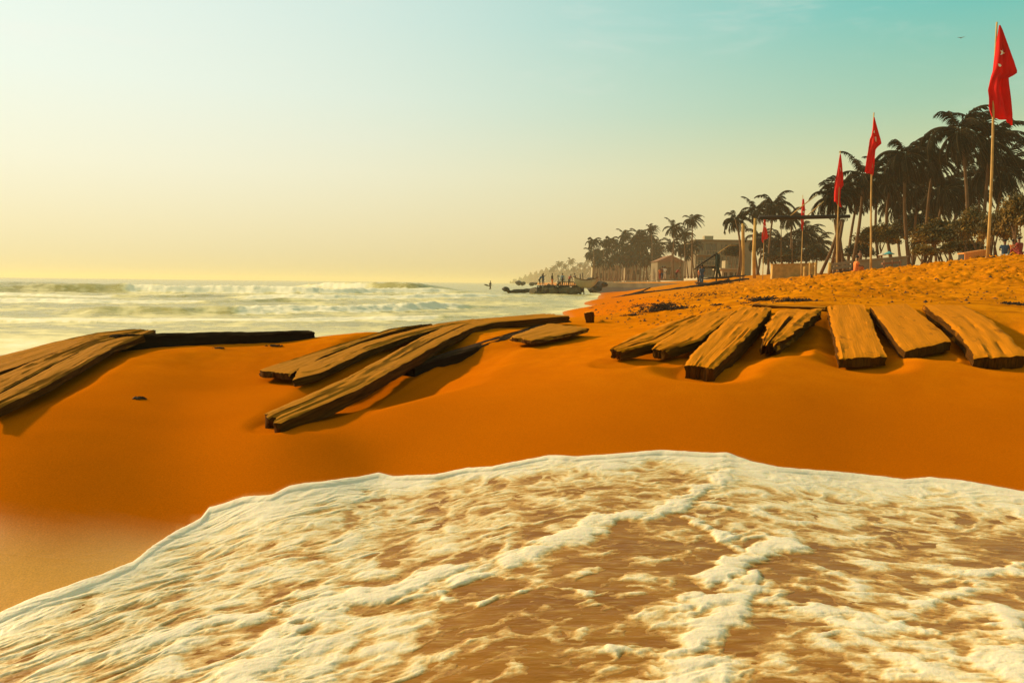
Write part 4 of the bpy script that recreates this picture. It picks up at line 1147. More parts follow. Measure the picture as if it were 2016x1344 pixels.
def building(name, label, x0, x1, ytop, depth, ops, mat, back=8.0, yb=None, roof='flat', slabs=(), cat='building'):
    o, W_, H_, back = bld_frame(x0, x1, ytop, depth, back, yb)
    e = empty(name, tuple(o)); tag(e, label, cat)
    ops = [(a * W_, b * W_, c * H_, d * H_) for a, b, c, d in ops]
    m_ = MB(); wall_with_openings(m_, W_, H_, ops)
    m_.box((.12, back / 2 + .13, H_ / 2), (.24, back - .25, H_)); m_.box((W_ - .12, back / 2 + .13, H_ / 2), (.24, back - .25, H_)); m_.box((W_ / 2, back + .13, H_ / 2), (W_, .24, H_))
    m_.build('wall', mat, e)
    for a, b, c, d in ops:
        fr = MB(); w_ = b - a; h_ = d - c; t = .07
        for q in (((a + b) / 2, .16, c + t / 2), ((a + b) / 2, .16, d - t / 2)): fr.box(q, (w_ - .01, .08, t))
        for q in ((a + t / 2, .16, (c + d) / 2), (b - t / 2, .16, (c + d) / 2), ((a + b) / 2, .16, (c + d) / 2)): fr.box(q, (t, .07, h_ - 2 * t - .01))
        w = fr.build('window', MAT['plaster'], e)
        MB().box(((a + b) / 2, .215, (c + d) / 2), (w_ - .02, .02, h_ - .02)).build('pane', MAT['glass'], w)
    if roof == 'flat':
        MB().box((W_ / 2, back / 2, H_ + .12), (W_ + .7, back + .7, .24)).build('roof', mat, e)
        MB().box((W_ * .3, back * .4, H_ + .8), (W_ * .16, 2, 1.1)).build('roof_tank', MAT['plaster_white'], e)
    else:
        g = MB(); rh = roof
        g.prism([(-.4, -.4, H_), (W_ + .4, -.4, H_), (W_ / 2, -.4, H_ + rh)], (0, back + .8, 0)); g.build('roof', MAT['roof'], e)
    for k, (z, out, a, b) in enumerate(slabs):
        s_ = MB(); s_.box(((a + b) / 2 * W_, -out / 2 - .01, z * H_), ((b - a) * W_, out, .22)); bal = s_.build('balcony', mat, e)
        r_ = MB(); n_ = max(4, int((b - a) * W_ / .6))
        for i in range(n_ + 1): r_.box((a * W_ + (b - a) * W_ * i / n_, -out + .05, z * H_ + .56), (.05, .05, .9))
        r_.box(((a + b) / 2 * W_, -out + .05, z * H_ + 1.04), ((b - a) * W_, .08, .06)); r_.build('railing', MAT['plaster_white'], bal)
    return e
building('hotel', 'grey flat roofed hotel with deep dark balcony openings behind the palms', 1368, 1478, 474, 190,
  [(.05,.14,.70,.90),(.18,.38,.62,.92),(.45,.48,.64,.90),(.52,.57,.64,.90),(.62,.66,.64,.90),(.05,.14,.36,.55),(.18,.38,.34,.56),(.45,.50,.36,.56),(.56,.64,.34,.56),(.72,.84,.64,.88),(.72,.84,.34,.56),(.10,.30,.05,.26),(.42,.60,.05,.26)],
  MAT['plaster'], 12, 545, slabs=((.60, 1.3, .02, .42), (.32, 1.3, .02, .42)))
building('house', 'gabled pale house with one dark upper window in front of the hotel clump', 1294, 1346, 515, 212,
  [(.22,.55,.30,.72),(.62,.74,.05,.45),(.06,.14,.1,.4)], MAT['plaster'], 10, 552, roof=1.7)
building('house', 'low pale house with a door and a shallow awning behind the far palm trunks', 1230, 1263, 516, 250,
  [(.42,.62,.05,.55),(.12,.28,.35,.6),(.72,.88,.35,.6)], MAT['plaster_white'], 8, 553, slabs=((.62, 1.0, .05, .75),))
building('house', 'long bright facade glowing between the far palm trunks left of the low house', 1168, 1224, 524, 262,
  [(.08,.16,.2,.55),(.24,.32,.2,.55),(.42,.50,.2,.55),(.60,.68,.2,.55),(.78,.86,.2,.55),(.3,.5,.7,.9),(.62,.82,.7,.9)], MAT['plaster_white'], 8, 554)
building('hut', 'small pale beach hut with wide flat eaves right of the net frame', 1421, 1458, 531, 118,
  [(.1,.3,.15,.75),(.4,.6,.15,.75),(.7,.88,.15,.75)], MAT['plaster_white'], 4, 552, cat='hut')
# far sea wall along the water
def sea_wall():
    L = [P(1168, 556, 118), P(1230, 556, 112), P(1300, 554, 104), P(1350, 552, 98)]
    org = Vector((L[0][0], L[0][1], 0)); m_ = MB(); lo = MB(); cp = MB()
    for a, b in zip(L[:-1], L[1:]):
        a = Vector(a); b = Vector(b); d = (b - a); d.z = 0; ln = d.length; ang = math.atan2(d.y, d.x); rot = Matrix.Rotation(ang, 3, 'Z'); c = (a + b) / 2
        ztop = CAM_H + .18
        m_.box((c.x, c.y, (ztop + .2) / 2), (ln + .02, .45, ztop - .2), rot)
        lo.box((c.x - .0, c.y - .45, .15), (ln - .01, .55, 1.5), rot)
    e = empty('sea_wall', tuple(org)); tag(e, 'long low concrete sea wall with a dark wet foot between far sand and palms', 'sea wall')
    m_.build('wall', MAT['wet_wall'], e, loc=-org); lo.build('footing', MAT['wood_black'] if False else MAT['dark'], e, loc=-org)
sea_wall()

# ------------------------------------------------------------------ walls, posts and frames above the beach
def block_wall(name, label, x0, x1, y0, y1, depth, mat, th=.25, bottom=.6, cat='wall', n=6):
    a = P(x0, y0, depth); b = P(x1, y1, depth); org = Vector((a[0], a[1], a[2])); e = empty(name, tuple(org)); tag(e, label, cat)
    d = Vector(b - a); h = 1.6
    MB().prism([(0, 0, 0), tuple(d), tuple(d - Vector((0, 0, h))), (0, 0, -h)], (0, th, 0)).build('wall_body', mat, e)
    cp = MB().prism([(-.05, -.05, .0), tuple(d + Vector((.05, -.05, 0))), tuple(d + Vector((.05, -.05, .08))), (-.05, -.05, .08)], (0, th + .1, 0)); cp.build('coping', mat, e)
    return e
block_wall('concrete_wall', 'pale grey concrete wall standing behind the sand rise, right of the seated figure', 1690, 1786, 514, 506, 50, MAT['concrete'])
block_wall('wall', 'low yellow plaster wall behind the mound under the cross beam', 1521, 1603, 521, 519, 84, MAT['post'], th=.6)
def post(px, ytop, ybot, depth, r_, label, mat='post', px2=None, name='post', cat='post', group=None, wob=0.0, n=8):
    a = P(px if px2 is None else px2, ybot, depth); b = P(px, ytop, depth); a[2] = min(a[2], Tz(a[0], a[1])) - .2
    m_ = MB(); K = 7; A, B = Vector(a), Vector(b)
    m_.tube([A.lerp(B, i / K) + Vector((wob * math.sin(i / K * 3.1), 0, 0)) for i in range(K + 1)], [r_ * (1.05 - .15 * i / K) for i in range(K + 1)], n)
    return tag(m_.build(name, MAT[mat], None, True, org=tuple(a)), label, cat, group)
post(1463, 440, 534, 90, .19, 'thick pale yellow post rising left of the cross beam among palms')
post(1447, 432, 530, 82, .06, 'thin dark bent pole in front of the pale yellow post', 'trunk', px2=1456, wob=.45)
post(1585, 525, 546, 62, .14, 'short bright rounded post with a lit left side, first of the fence stubs', group='fence stubs below the cross beam')
post(1595, 517, 545, 60, .10, 'slim straight fence stub next to the rounded post', group='fence stubs below the cross beam')
post(1606, 516, 541, 61, .09, 'rightmost fence stub, next to the crossed legs', group='fence stubs below the cross beam')
post(1538, 450, 540, 100, .05, 'thin grey pole under the middle of the cross beam', 'trunk')
post(1560, 470, 540, 104, .05, 'thin pole left of the fourth flag pole', 'trunk')
def beam_frame():
    D = 56.0; base = P(1483, 530, D); e = empty('beam_frame', tuple(base)); tag(e, 'tall black cross beam on a pale post and crossed leaning legs', 'wooden frame')
    B = Vector(base); q = lambda px, py, dz=0: Vector(P(px, py, D)) - B + Vector((0, dz, 0))
    MB().tube([q(1494, 428), q(1560, 428.5), q(1620, 427), q(1673, 426)], [.15, .14, .14, .12], 9).build('cross_beam', MAT['beam'], e, True)
    MB().tube([q(1485, 548), q(1484, 500), q(1487, 430)], [.12, .115, .10], 9).build('post', MAT['post'], e, True)
    MB().tube([q(1660, 432, .25), q(1640, 492, .25), q(1616, 545, .25)], [.10, .11, .12], 7).build('leg', MAT['trunk'], e, True)
    MB().tube([q(1640, 432, -.25), q(1646, 470, -.25), q(1630, 545, -.25)], [.09, .10, .11], 7).build('leg', MAT['trunk'], e, True)
    MB().tube([q(1660, 432, .0), q(1652, 480, 0), q(1654, 545, 0)], [.10, .11, .12], 7).build('leg', MAT['trunk'], e, True)
    m_ = MB()
    for i in range(12): x = 1635 + i * 3; m_.tube([q(x, 430), q(x + 1, 434 + (i * 7 % 4))], [.03, .02], 4)
    m_.build('lashing', MAT['beam'], e, True)
    MB().tube([q(1556, 425), q(1580, 405), q(1608, 384)], .035, 5).build('stay', MAT['pole'], e, True)
    MB().tube([q(1588, 426), q(1606, 410), q(1622, 396)], .035, 5).build('stay', MAT['pole'], e, True)
beam_frame()
def net_frame():
    D = 68.0; base = P(1380, 560, D); e = empty('net_frame', tuple(base)); tag(e, 'dark pole frame with hanging nets and a long pale boom behind the standing figure', 'net frame')
    B = Vector(base); q = lambda px, py, dz=0: Vector(P(px, py, D)) - B + Vector((0, dz, 0))
    MB().tube([q(1366, 531), q(1374, 524), q(1392, 512), q(1411, 499), q(1414, 500)], [.04, .07, .08, .08, .06], 7).build('boom', MAT['beam'], e, True)
    MB().tube([q(1412, 500), q(1422, 492), q(1436, 483), q(1452, 483)], [.04, .035, .03, .02], 6).build('boom_tip', MAT['pole'], e, True)
    MB().tube([q(1375, 526), q(1392, 526.5), q(1411, 526)], .06, 6).build('crossbar', MAT['beam'], e, True)
    MB().tube([q(1410, 500), q(1410.5, 530), q(1410, 557)], .05, 6).build('leg', MAT['beam'], e, True)
    MB().tube([q(1374, 526, .3), q(1375, 545, .3), q(1377, 562, .3)], .05, 6).build('leg', MAT['beam'], e, True)
    n_ = MB(); rs = np.random.RandomState(3)
    for i in range(9):
        x = 1409.0 + i * .8
        n_.tube([q(x, 500 + abs(i - 4) * .4, jit(rs, .3)), q(x + jit(rs, 1), 515, jit(rs, .3)), q(x + jit(rs, 1), 530, jit(rs, .3)), q(x + (i - 3) * .7, 546, jit(rs, .3))], [.05, .07, .06, .04], 5)
    n_.build('net', MAT['green_net'], e, True)
    n2 = MB()
    for i in range(8):
        x = 1377 + i * 4
        n2.tube([q(x, 526.5), q(x + 1.5, 526 + 3 * math.sin(i * .9 + 1) + 2), q(x + 4, 526.5)], [.05, .07, .05], 5)
    n2.build('rolled_net', MAT['green_net'], e, True)
net_frame()
def bench():
    D = 46.0; base = P(1650, 541, D); base[2] -= .2; e = empty('bench', tuple(base)); tag(e, 'grey plank backed bench half sunk in the sand beside the seated figure', 'bench')
    B = Vector(base); q = lambda px, py, dz=0: Vector(P(px, py, D)) - B + Vector((0, dz, 0))
    for (a, b) in (((1635, 519), (1679, 512)), ((1636, 526), (1678, 520))):
        A_, B_ = q(*a), q(*b); MB().prism([A_, B_, B_ - Vector((0, 0, .17)), A_ - Vector((0, 0, .17))], (0, .05, 0)).build('slat', MAT['concrete'], e)
    A_, B_ = q(1640, 536), q(1686, 529); MB().prism([A_, B_, B_ - Vector((0, 0, .07)), A_ - Vector((0, 0, .07))], (0, -.45, 0)).build('seat', MAT['dark'], e)
    for a in ((1634, 517, 545), (1688, 509, 540)):
        MB().tube([q(a[0], a[1]), q(a[0] - 2, a[2])], .09, 7).build('leg', MAT['post'], e, True)
bench()
def small_bench():
    D = 48.5; base = P(1757, 520, D); base[2] -= .6; e = empty('bench', tuple(base)); tag(e, 'small brown board shelf fixed low in front of the pale grey concrete wall', 'shelf')
    B = Vector(base); q = lambda px, py: Vector(P(px, py, D)) - B
    MB().prism([q(1738, 517), q(1775, 514), q(1775, 518), q(1738, 521)], (0, .2, 0)).build('board', MAT['roof'], e)
    for x in (1741, 1757, 1772): MB().tube([q(x, 512), q(x, 532)], .04, 6).build('bracket', MAT['roof'], e, True)
small_bench()
def crate():
    D = 27.5; A_ = Vector(P(1900, 499, D)); B_ = Vector(P(1942, 492, D)); base = A_ - Vector((0, 0, .5)); e = empty('crate', tuple(base)); tag(e, 'orange slatted crate lying on the sand left of the nearest flag pole foot', 'crate')
    d = B_ - A_; n_ = 9
    for i in range(n_):
        a = A_ + d * (i / n_) - base; b = A_ + d * ((i + .93) / n_) - base; h = Vector((0, 0, -.22))
        MB().prism([a, b, b + h, a + h], (0, .03, 0)).build('slat', MAT['crate'], e)
    a = A_ - base; b = B_ - base
    MB().prism([a + Vector((-.02, .035, .02)), b + Vector((.02, .035, .02)), b + Vector((.02, .035, -.02)), a + Vector((-.02, .035, -.02))], (0, .4, 0)).build('lid', MAT['crate'], e)
    MB().prism([a + Vector((0, .05, -.03)), b + Vector((0, .05, -.03)), b + Vector((0, .05, -.25)), a + Vector((0, .05, -.25))], (0, .36, 0)).build('box_body', MAT['dark'], e)
crate()
def umbrella(px, py, depth, mat, label, r_=.9):
    c = Vector(P(px, py, depth)); g = base_at(px, depth); e = empty('beach_umbrella', tuple(g)); tag(e, label, 'umbrella')
    t = c - Vector(g); MB().tube([(0, 0, -.2), tuple(t)], .025, 6).build('pole', MAT['pole'], e, True)
    v = [tuple(t + Vector((0, 0, .1)))]; n_ = 16
    for k, (rr, zz) in enumerate(((.5, -.03), (1, -.28))):
        for i in range(n_):
            a = 2 * math.pi * i / n_; q = rr * r_ * (1 if i % 2 == 0 else .95); v.append(tuple(t + Vector((math.cos(a) * q, math.sin(a) * q, zz * r_))))
    f = [(0, 1 + i, 1 + (i + 1) % n_) for i in range(n_)] + [(1 + i, 1 + n_ + i, 1 + n_ + (i + 1) % n_, 1 + (i + 1) % n_) for i in range(n_)]
    o = mesh_obj('canopy', v, f, MAT[mat], e, True); o.modifiers.new('t', 'SOLIDIFY').thickness = .02
umbrella(1750, 497, 58, 'teal_cloth', 'teal beach umbrella poking above the pale grey concrete wall', .42)
umbrella(1737, 500, 57, 'pale_shirt', 'small white folded sunshade left of the teal umbrella', .3)

# ------------------------------------------------------------------ people
def skin_chain(name, verts, edges, radii, mat, parent, root=0, sub=1):
    me = bpy.data.meshes.new(name); me.from_pydata(verts, edges, []); me.materials.append(mat)
    o = bpy.data.objects.new(name, me); col.objects.link(o); o.parent = parent
    o.modifiers.new('skin', 'SKIN'); o.modifiers['skin'].use_smooth_shade = True
    if not me.skin_vertices: 
        bpy.context.view_layer.objects.active = o
    for i, r_ in enumerate(radii): me.skin_vertices[0].data[i].radius = (r_, r_ * .85)
    me.skin_vertices[0].data[root].use_root = True
    s_ = o.modifiers.new('sub', 'SUBSURF'); s_.levels = sub; s_.render_levels = sub
    return o
POSES = {
 'stand': dict(pel=(0,0,.92), kn=((-.10,-.02,.50),(.10,-.02,.50)), ft=((-.11,0,.07),(.12,0,.07)), el=((-.24,0,1.12),(.24,0,1.12)), ha=((-.25,-.08,.85),(.25,-.08,.86)), lean=0),
 'walk': dict(pel=(0,0,.90), kn=((-.08,-.16,.50),(.08,.10,.48)), ft=((-.09,-.20,.07),(.10,.34,.10)), el=((-.22,.10,1.12),(.22,-.12,1.14)), ha=((-.22,.02,.88),(.22,-.28,.98)), lean=-.04),
 'reach': dict(pel=(0,0,.92), kn=((-.10,-.02,.50),(.12,.0,.50)), ft=((-.12,0,.07),(.15,0,.07)), el=((-.26,-.10,1.45),(.30,-.10,1.40)), ha=((-.30,-.2,1.72),(.42,-.15,1.62)), lean=0),
 'bend': dict(pel=(0,.1,.88), kn=((-.10,0,.48),(.10,0,.48)), ft=((-.12,0,.07),(.12,0,.07)), el=((-.24,-.38,1.0),(.24,-.38,1.0)), ha=((-.20,-.5,.75),(.2,-.5,.75)), lean=-.42),
 'sit': dict(pel=(0,0,.22), kn=((-.12,-.35,.48),(.14,-.34,.46)), ft=((-.13,-.42,.07),(.14,-.50,.07)), el=((-.26,-.12,.50),(.26,-.12,.50)), ha=((-.2,-.34,.50),(.2,-.34,.48)), lean=-.06),
}
def person(pos, rz, pose, label, shirt, pants, h=1.68, group=None, sarong=False):
    k = h / 1.70; p = POSES[pose]; e = empty('person', tuple(pos)); e.rotation_euler = (0, 0, rz); e.scale = (k, k, k); tag(e, label, 'person', group)
    px_, py_, pz = p['pel']; le = p['lean']; up = 1 if pose != 'bend' else .82
    ch = (px_, py_ + le * .6, pz + .38 * up); nk = (px_, py_ + le, pz + .56 * up); hd0 = (px_, py_ + le * 1.1 - .01, pz + .66 * up); hd = (px_, py_ + le * 1.15 - .02, pz + .76 * up)
    V_ = [p['pel'], (px_, py_ + le * .3, pz + .18 * up), ch, nk, hd0, hd,
          (px_ - .17, ch[1], ch[2] + .12), p['el'][0], p['ha'][0], (p['ha'][0][0], p['ha'][0][1] - .04, p['ha'][0][2] - .10),
          (px_ + .17, ch[1], ch[2] + .12), p['el'][1], p['ha'][1], (p['ha'][1][0], p['ha'][1][1] - .04, p['ha'][1][2] - .10),
          (px_ - .09, py_, pz - .06), p['kn'][0], p['ft'][0], (p['ft'][0][0], p['ft'][0][1] - .16, p['ft'][0][2] - .04),
          (px_ + .09, py_, pz - .06), p['kn'][1], p['ft'][1], (p['ft'][1][0], p['ft'][1][1] - .16, p['ft'][1][2] - .04)]
    E_ = [(0,1),(1,2),(2,3),(3,4),(4,5),(2,6),(6,7),(7,8),(8,9),(2,10),(10,11),(11,12),(12,13),(0,14),(14,15),(15,16),(16,17),(0,18),(18,19),(19,20),(20,21)]
    Rr_ = [.13,.12,.13,.055,.08,.095,.065,.042,.030,.034,.065,.042,.030,.034,.09,.06,.042,.035,.09,.06,.042,.035]
    body = skin_chain('body', V_, E_, Rr_, MAT['skin'], e)
    if shirt:
        lerp = lambda a, b, t: tuple(a[i] * (1 - t) + b[i] * t for i in range(3))
        Vs = [V_[0], V_[1], V_[2], lerp(V_[2], V_[3], .7), V_[6], lerp(V_[6], V_[7], .7), V_[10], lerp(V_[10], V_[11], .7)]
        skin_chain('shirt', Vs, [(0,1),(1,2),(2,3),(2,4),(4,5),(2,6),(6,7)], [.155,.150,.160,.085,.095,.075,.095,.075], MAT[shirt], e, root=1)
    if pants:
        lerp = lambda a, b, t: tuple(a[i] * (1 - t) + b[i] * t for i in range(3))
        q = 1.0 if not sarong else .9
        Vs = [V_[0], V_[14], V_[15], lerp(V_[15], V_[16], q * .7), V_[18], V_[19], lerp(V_[19], V_[20], q * .7)]
        skin_chain('trousers', Vs, [(0,1),(1,2),(2,3),(0,4),(4,5),(5,6)], [.15,.115,.085,.07,.115,.085,.07], MAT[pants], e)
    hb = MB(); hb.tube([Vector(hd) + Vector((0, .02, -.02)), Vector(hd) + Vector((0, .02, .05)), Vector(hd) + Vector((0, .015, .10)), Vector(hd) + Vector((0, .01, .125))], [.088, .104, .085, .03], 10)
    hb.build('hair', MAT['hair'], e, True)
    return e
def stand_at(px, depth, zref=None):
    b = base_at(px, depth)
    if zref is not None: b[2] = P(px, zref, depth)[2]
    return b
person(stand_at(1381, 66), R(200), 'stand', 'man in dark clothes standing on the beached logs by the net frame', 'blue_cloth', 'blue_cloth')
person(stand_at(1376.5, 67), R(60), 'walk', 'figure in an orange top just left of the dark clothed man', 'orange_cloth', 'dark', h=1.6)
person(stand_at(1683, 45, 541), R(90), 'sit', 'orange clad figure sitting at the end of the grey bench', 'orange_cloth', 'orange_cloth')
person(stand_at(1690, 54, 530), R(120), 'walk', 'bare chested figure half hidden behind the seated orange clad one', None, 'dark', h=1.3)
person(stand_at(1303, 99, 552), R(20), 'walk', 'bare skinned walker leading the little group on the far sea wall', None, 'blue_cloth')
person(stand_at(1298.5, 99, 552), R(40), 'stand', 'figure in orange at the left of the sea wall group', 'orange_cloth', 'red_shirt', h=1.5)
person(stand_at(1308, 99, 552), R(-20), 'stand', 'figure in white at the right of the sea wall group', 'pale_shirt', 'pale_shirt')
person(stand_at(1332, 97, 550), R(90), 'bend', 'figure stooping on the sand right of the sea wall group', 'red_shirt', 'dark', h=1.5)
person(stand_at(1974, 44, 508), R(150), 'sit', 'red haired looking figure in dark top sitting just right of the nearest flag pole', 'blue_cloth', 'pale_shirt', h=1.6)
person(stand_at(2004, 43, 504), R(200), 'sit', 'figure in red sitting nearest the right edge', 'red_shirt', 'red_shirt', h=1.6)
person(stand_at(1991, 44, 506), R(160), 'sit', 'figure in orange sitting between the dark topped and the red figure', 'orange_cloth', 'teal_cloth', h=1.5)
# jetty people
JD = 100.0
for i, (px, pose, rz, sh, pa, lab) in enumerate([
 (1063, 'bend', 1.6, 'blue_cloth', 'dark', 'dark figure stooping at the sea end of the jetty'),
 (1069, 'reach', 0.4, 'blue_cloth', 'blue_cloth', 'dark figure lifting gear at the sea end of the jetty'),
 (1087, 'stand', 1.0, 'dark', 'orange_cloth', 'upright figure by the orange bundle on the jetty'),
 (1098, 'sit', 1.0, 'pale_shirt', 'dark', 'pale shirted figure sitting under the cream cloth'),
 (1107, 'stand', 2.0, 'blue_cloth', 'dark', 'figure standing right of the cream cloth on the jetty'),
 (1121, 'bend', 2.6, 'red_shirt', 'dark', 'red shirted figure bending on the jetty near the boat'),
 (1131, 'stand', 2.2, 'dark', 'blue_cloth', 'dark figure leaning at the bow of the moored boat')]):
    person(stand_at(px, JD, 562), rz, pose, lab, sh, pa, h=1.45)
def surfer():
    D = 165.0; w = P(965, 569, D); e = person((w[0], w[1], -.35), R(60), 'walk', 'dark figure wading in the surf with a board', 'dark', 'dark', h=2.0)
    a = Vector(P(953, 560, D)); b = Vector(P(963, 563, D)); m_ = MB(); pts_ = []; rd = []
    for i in range(9):
        f = i / 8; pts_.append(a.lerp(b, f) + Vector((0, -.2, .02))); rd.append(.02 + .14 * math.sin(math.pi * f) ** .6)
    tag(m_.tube(pts_, rd, 8).build('surfboard', MAT['dark'], None, True, org=tuple(a)), 'short dark board held low over the water left of the wading figure', 'surfboard')
surfer()

# ------------------------------------------------------------------ jetty, boats, far beach
def jetty():
    D = JD; base = P(1060, 578, D); base[2] = -.6; e = empty('jetty', tuple(base)); tag(e, 'crowded wooden jetty on short piles at the edge of the far water', 'jetty')
    B = Vector(base); q = lambda px, py, dz=0: Vector(P(px, py, D)) - B + Vector((0, dz, 0))
    A_, C_ = q(1058, 562), q(1142, 561)
    n_ = 22
    for i in range(n_):
        a = A_.lerp(C_, i / n_); b = A_.lerp(C_, (i + .9) / n_); MB().prism([a, b, b - Vector((0, 0, .12)), a - Vector((0, 0, .12))], (0, 3.0, 0)).build('board', MAT['dark'], e)
    for i in range(13):
        a = A_.lerp(C_, i / 12) + Vector((0, .25 + (i % 2) * 1.6, -.13)); MB().tube([a, a - Vector((jit(random, 0) if False else .05 * math.sin(i), 0, 1.7))], .09 + .03 * (i % 3), 7).build('pile', MAT['dark'], e, True)
    for i in range(9):
        a = q(1100, 561).lerp(q(1130, 561), i / 8); MB().tube([a, a + Vector((0, 0, .45))], .04, 5).build('railing_post', MAT['trunk'], e, True)
    MB().tube([q(1100, 555), q(1130, 555)], .04, 5).build('handrail', MAT['trunk'], e, True)
    rs = np.random.RandomState(8)
    for i in range(26):
        px = 1052 + i * 3.5 + jit(rs, 2); sz = .45 + .45 * rs.rand(); bm = bmesh.new(); bmesh.ops.create_icosphere(bm, subdivisions=1, radius=1)
        for v in bm.verts: v.co = Vector((v.co.x * sz * (1 + jit(rs, .25)), v.co.y * sz * (1 + jit(rs, .25)), v.co.z * sz * .8 * (1 + jit(rs, .25))))
        me = bpy.data.meshes.new('stone'); bm.to_mesh(me); bm.free(); me.materials.append(MAT['dark'] if i % 3 else MAT['wet_wall']); o = bpy.data.objects.new('stone', me); col.objects.link(o); o.parent = e
        o.location = q(px, 570 + 6 * rs.rand(), .4 + 1.2 * rs.rand())
    return e
jetty()
def hull(px0, px1, ytop, ybot, depth, label, mat='hull', flip=False, name='boat', thwarts=True):
    a = Vector(P(px0, ytop, depth)); b = Vector(P(px1, ytop, depth)); L = (b - a).length; H_ = (ybot - ytop) * depth / FPX
    e = empty(name, tuple((a + b) / 2 - Vector((0, 0, H_)))); tag(e, label, 'boat')
    n_, m_ = 18, 8; v = []; f = []
    for i in range(n_ + 1):
        t = i / n_; s_ = math.sin(math.pi * (0.06 + .88 * t)) ** .6; x = (t - .5) * L; sheer = .35 * H_ * (2 * t - 1) ** 2
        keel = H_ * .75 * abs(2 * t - 1) ** 3
        for j in range(m_ + 1):
            u_ = j / m_ * 2 - 1; y = u_ * .22 * L * s_ * (1 if abs(u_) > .98 else 1); z = keel + (H_ + sheer - keel) * abs(u_) ** 1.8
            v.append((x * (1 + .08 * abs(u_)), y, z))
    for i in range(n_):
        for j in range(m_): k0 = i * (m_ + 1) + j; f.append((k0, k0 + 1, k0 + m_ + 2, k0 + m_ + 1))
    o = mesh_obj('hull', v, f, MAT[mat], e, True); o.modifiers.new('t', 'SOLIDIFY').thickness = .06
    if thwarts:
        for t in (-.22, 0, .22): MB().box((t * L, 0, H_ * .85), (.18, .34 * L, .05)).build('thwart', MAT['trunk'], e)
    for k in (0, 1):
        MB().tube([v[i * (m_ + 1) + (0 if k == 0 else m_)] for i in range(n_ + 1)], .05, 5).build('gunwale', MAT['trunk'], e, True)
    return e
hull(1130, 1176, 551, 567, 99, 'pale high bowed boat tied against the right end of the jetty')
hull(1372, 1440, 558, 563.5, 64, 'long low dark outrigger hull lying on the sand right of the standing man', 'dark', name='canoe')
def log_line(pts_, depth, r_, label, mat='trunk', cat='log', name='log', seed=0, group=None):
    rs = np.random.RandomState(seed); out = []
    for i, (px, py, d) in enumerate([(a, b, (c if c else depth)) for a, b, c in pts_]): out.append(Vector(P(px, py, d)))
    P2 = []
    for a, b in zip(out[:-1], out[1:]):
        for k in range(4): P2.append(a.lerp(b, k / 4) + Vector((0, 0, jit(rs, r_ * .3))))
    P2.append(out[-1]); n_ = len(P2)
    return tag(MB().tube(P2, [r_ * (.55 + .45 * math.sin(math.pi * (i + .6) / n_)) * (1 + jit(rs, .15)) for i in range(n_)], 7).build(name, MAT[mat], None, True, org=tuple(P2[0])), label, cat, group)
GD = 'dark logs dragged up on the far sand'
log_line([(1222,584,62),(1262,577,62),(1320,571,62),(1372,564,62),(1412,556,62),(1436,550,62)], 0, .14, 'longest dark log running from the water up past the standing man', 'beam', group=GD, seed=1)
log_line([(1204,586,63),(1232,582,63),(1262,574,63),(1281,566,63)], 0, .08, 'short dark pole tilted up at the edge of the water', 'beam', group=GD, seed=2)
log_line([(1404,568,58),(1440,566,58),(1482,561,58)], 0, .12, 'dark log lying alone below the net frame', 'beam', group=GD, seed=3)
log_line([(1382,549,74),(1420,547,74),(1468,542,74)], 0, .10, 'thin dark log just behind the net frame', 'beam', group=GD, seed=4)
log_line([(1488,556,54),(1512,556.5,54),(1549,555,54)], 0, .09, 'dark log below the two small flags', 'beam', group=GD, seed=5)
log_line([(992,570,104),(1006,574,104),(1030,573,104),(1058,570,104),(1086,571,104)], 0, .28, 'thick dark trunk washed by the waves at the sea end of the jetty', 'dark', seed=6)
log_line([(1390,561,66),(1420,556,66),(1450,551,66),(1475,549,66)], 0, .10, 'crooked dark log behind the low canoe', 'beam', group=GD, seed=7)
def rock(px, py, depth, sz, label, seed, mat='dark', name='rock', cat='rock', group=None, flat=.6):
    rs = np.random.RandomState(seed); bm = bmesh.new(); bmesh.ops.create_icosphere(bm, subdivisions=2, radius=1)
    off = rs.rand(3) * 9
    for v in bm.verts:
        q = v.co; n_ = perlin(np.array([q.x * 1.4 + off[0]]), np.array([q.y * 1.4 + q.z * 1.1 + off[1]]))[0]
        v.co = Vector((q.x * sz * (1 + .5 * n_), q.y * sz * .8 * (1 + .4 * n_), q.z * sz * flat * (1 + .4 * n_)))
    me = bpy.data.meshes.new(name); bm.to_mesh(me); bm.free(); me.materials.append(MAT[mat]); o = bpy.data.objects.new(name, me); col.objects.link(o)
    o.location = P(px, py, depth); o.rotation_euler = (0, 0, rs.rand() * 6); return tag(o, label, cat, group)
rock(1163, 553, 103, .75, 'dark lump of wreckage heaped right of the moored boat', 1, name='wreckage', cat='wreckage')
rock(1172, 567, 102, 1.0, 'big dark rock at the foot of the wreckage heap', 2)
rock(1183, 560, 108, .8, 'smaller rock sloping from the wreckage to the sea wall', 3)
rock(996, 569, 103, .55, 'round dark rock capping the sea end of the washed trunk', 4)
for i, (px, py, s_) in enumerate([(1020,557,1.2),(1028,558,1.0),(1047,559,1.0),(1054,558,.8)]):
    rock(px, py, 240, s_, ['low far rock in the surf, first left of the jetty', 'low far rock second left of the jetty', 'far rock just behind the sea end of the jetty', 'tiny far rock touching the sea end of the jetty'][i], 20 + i)
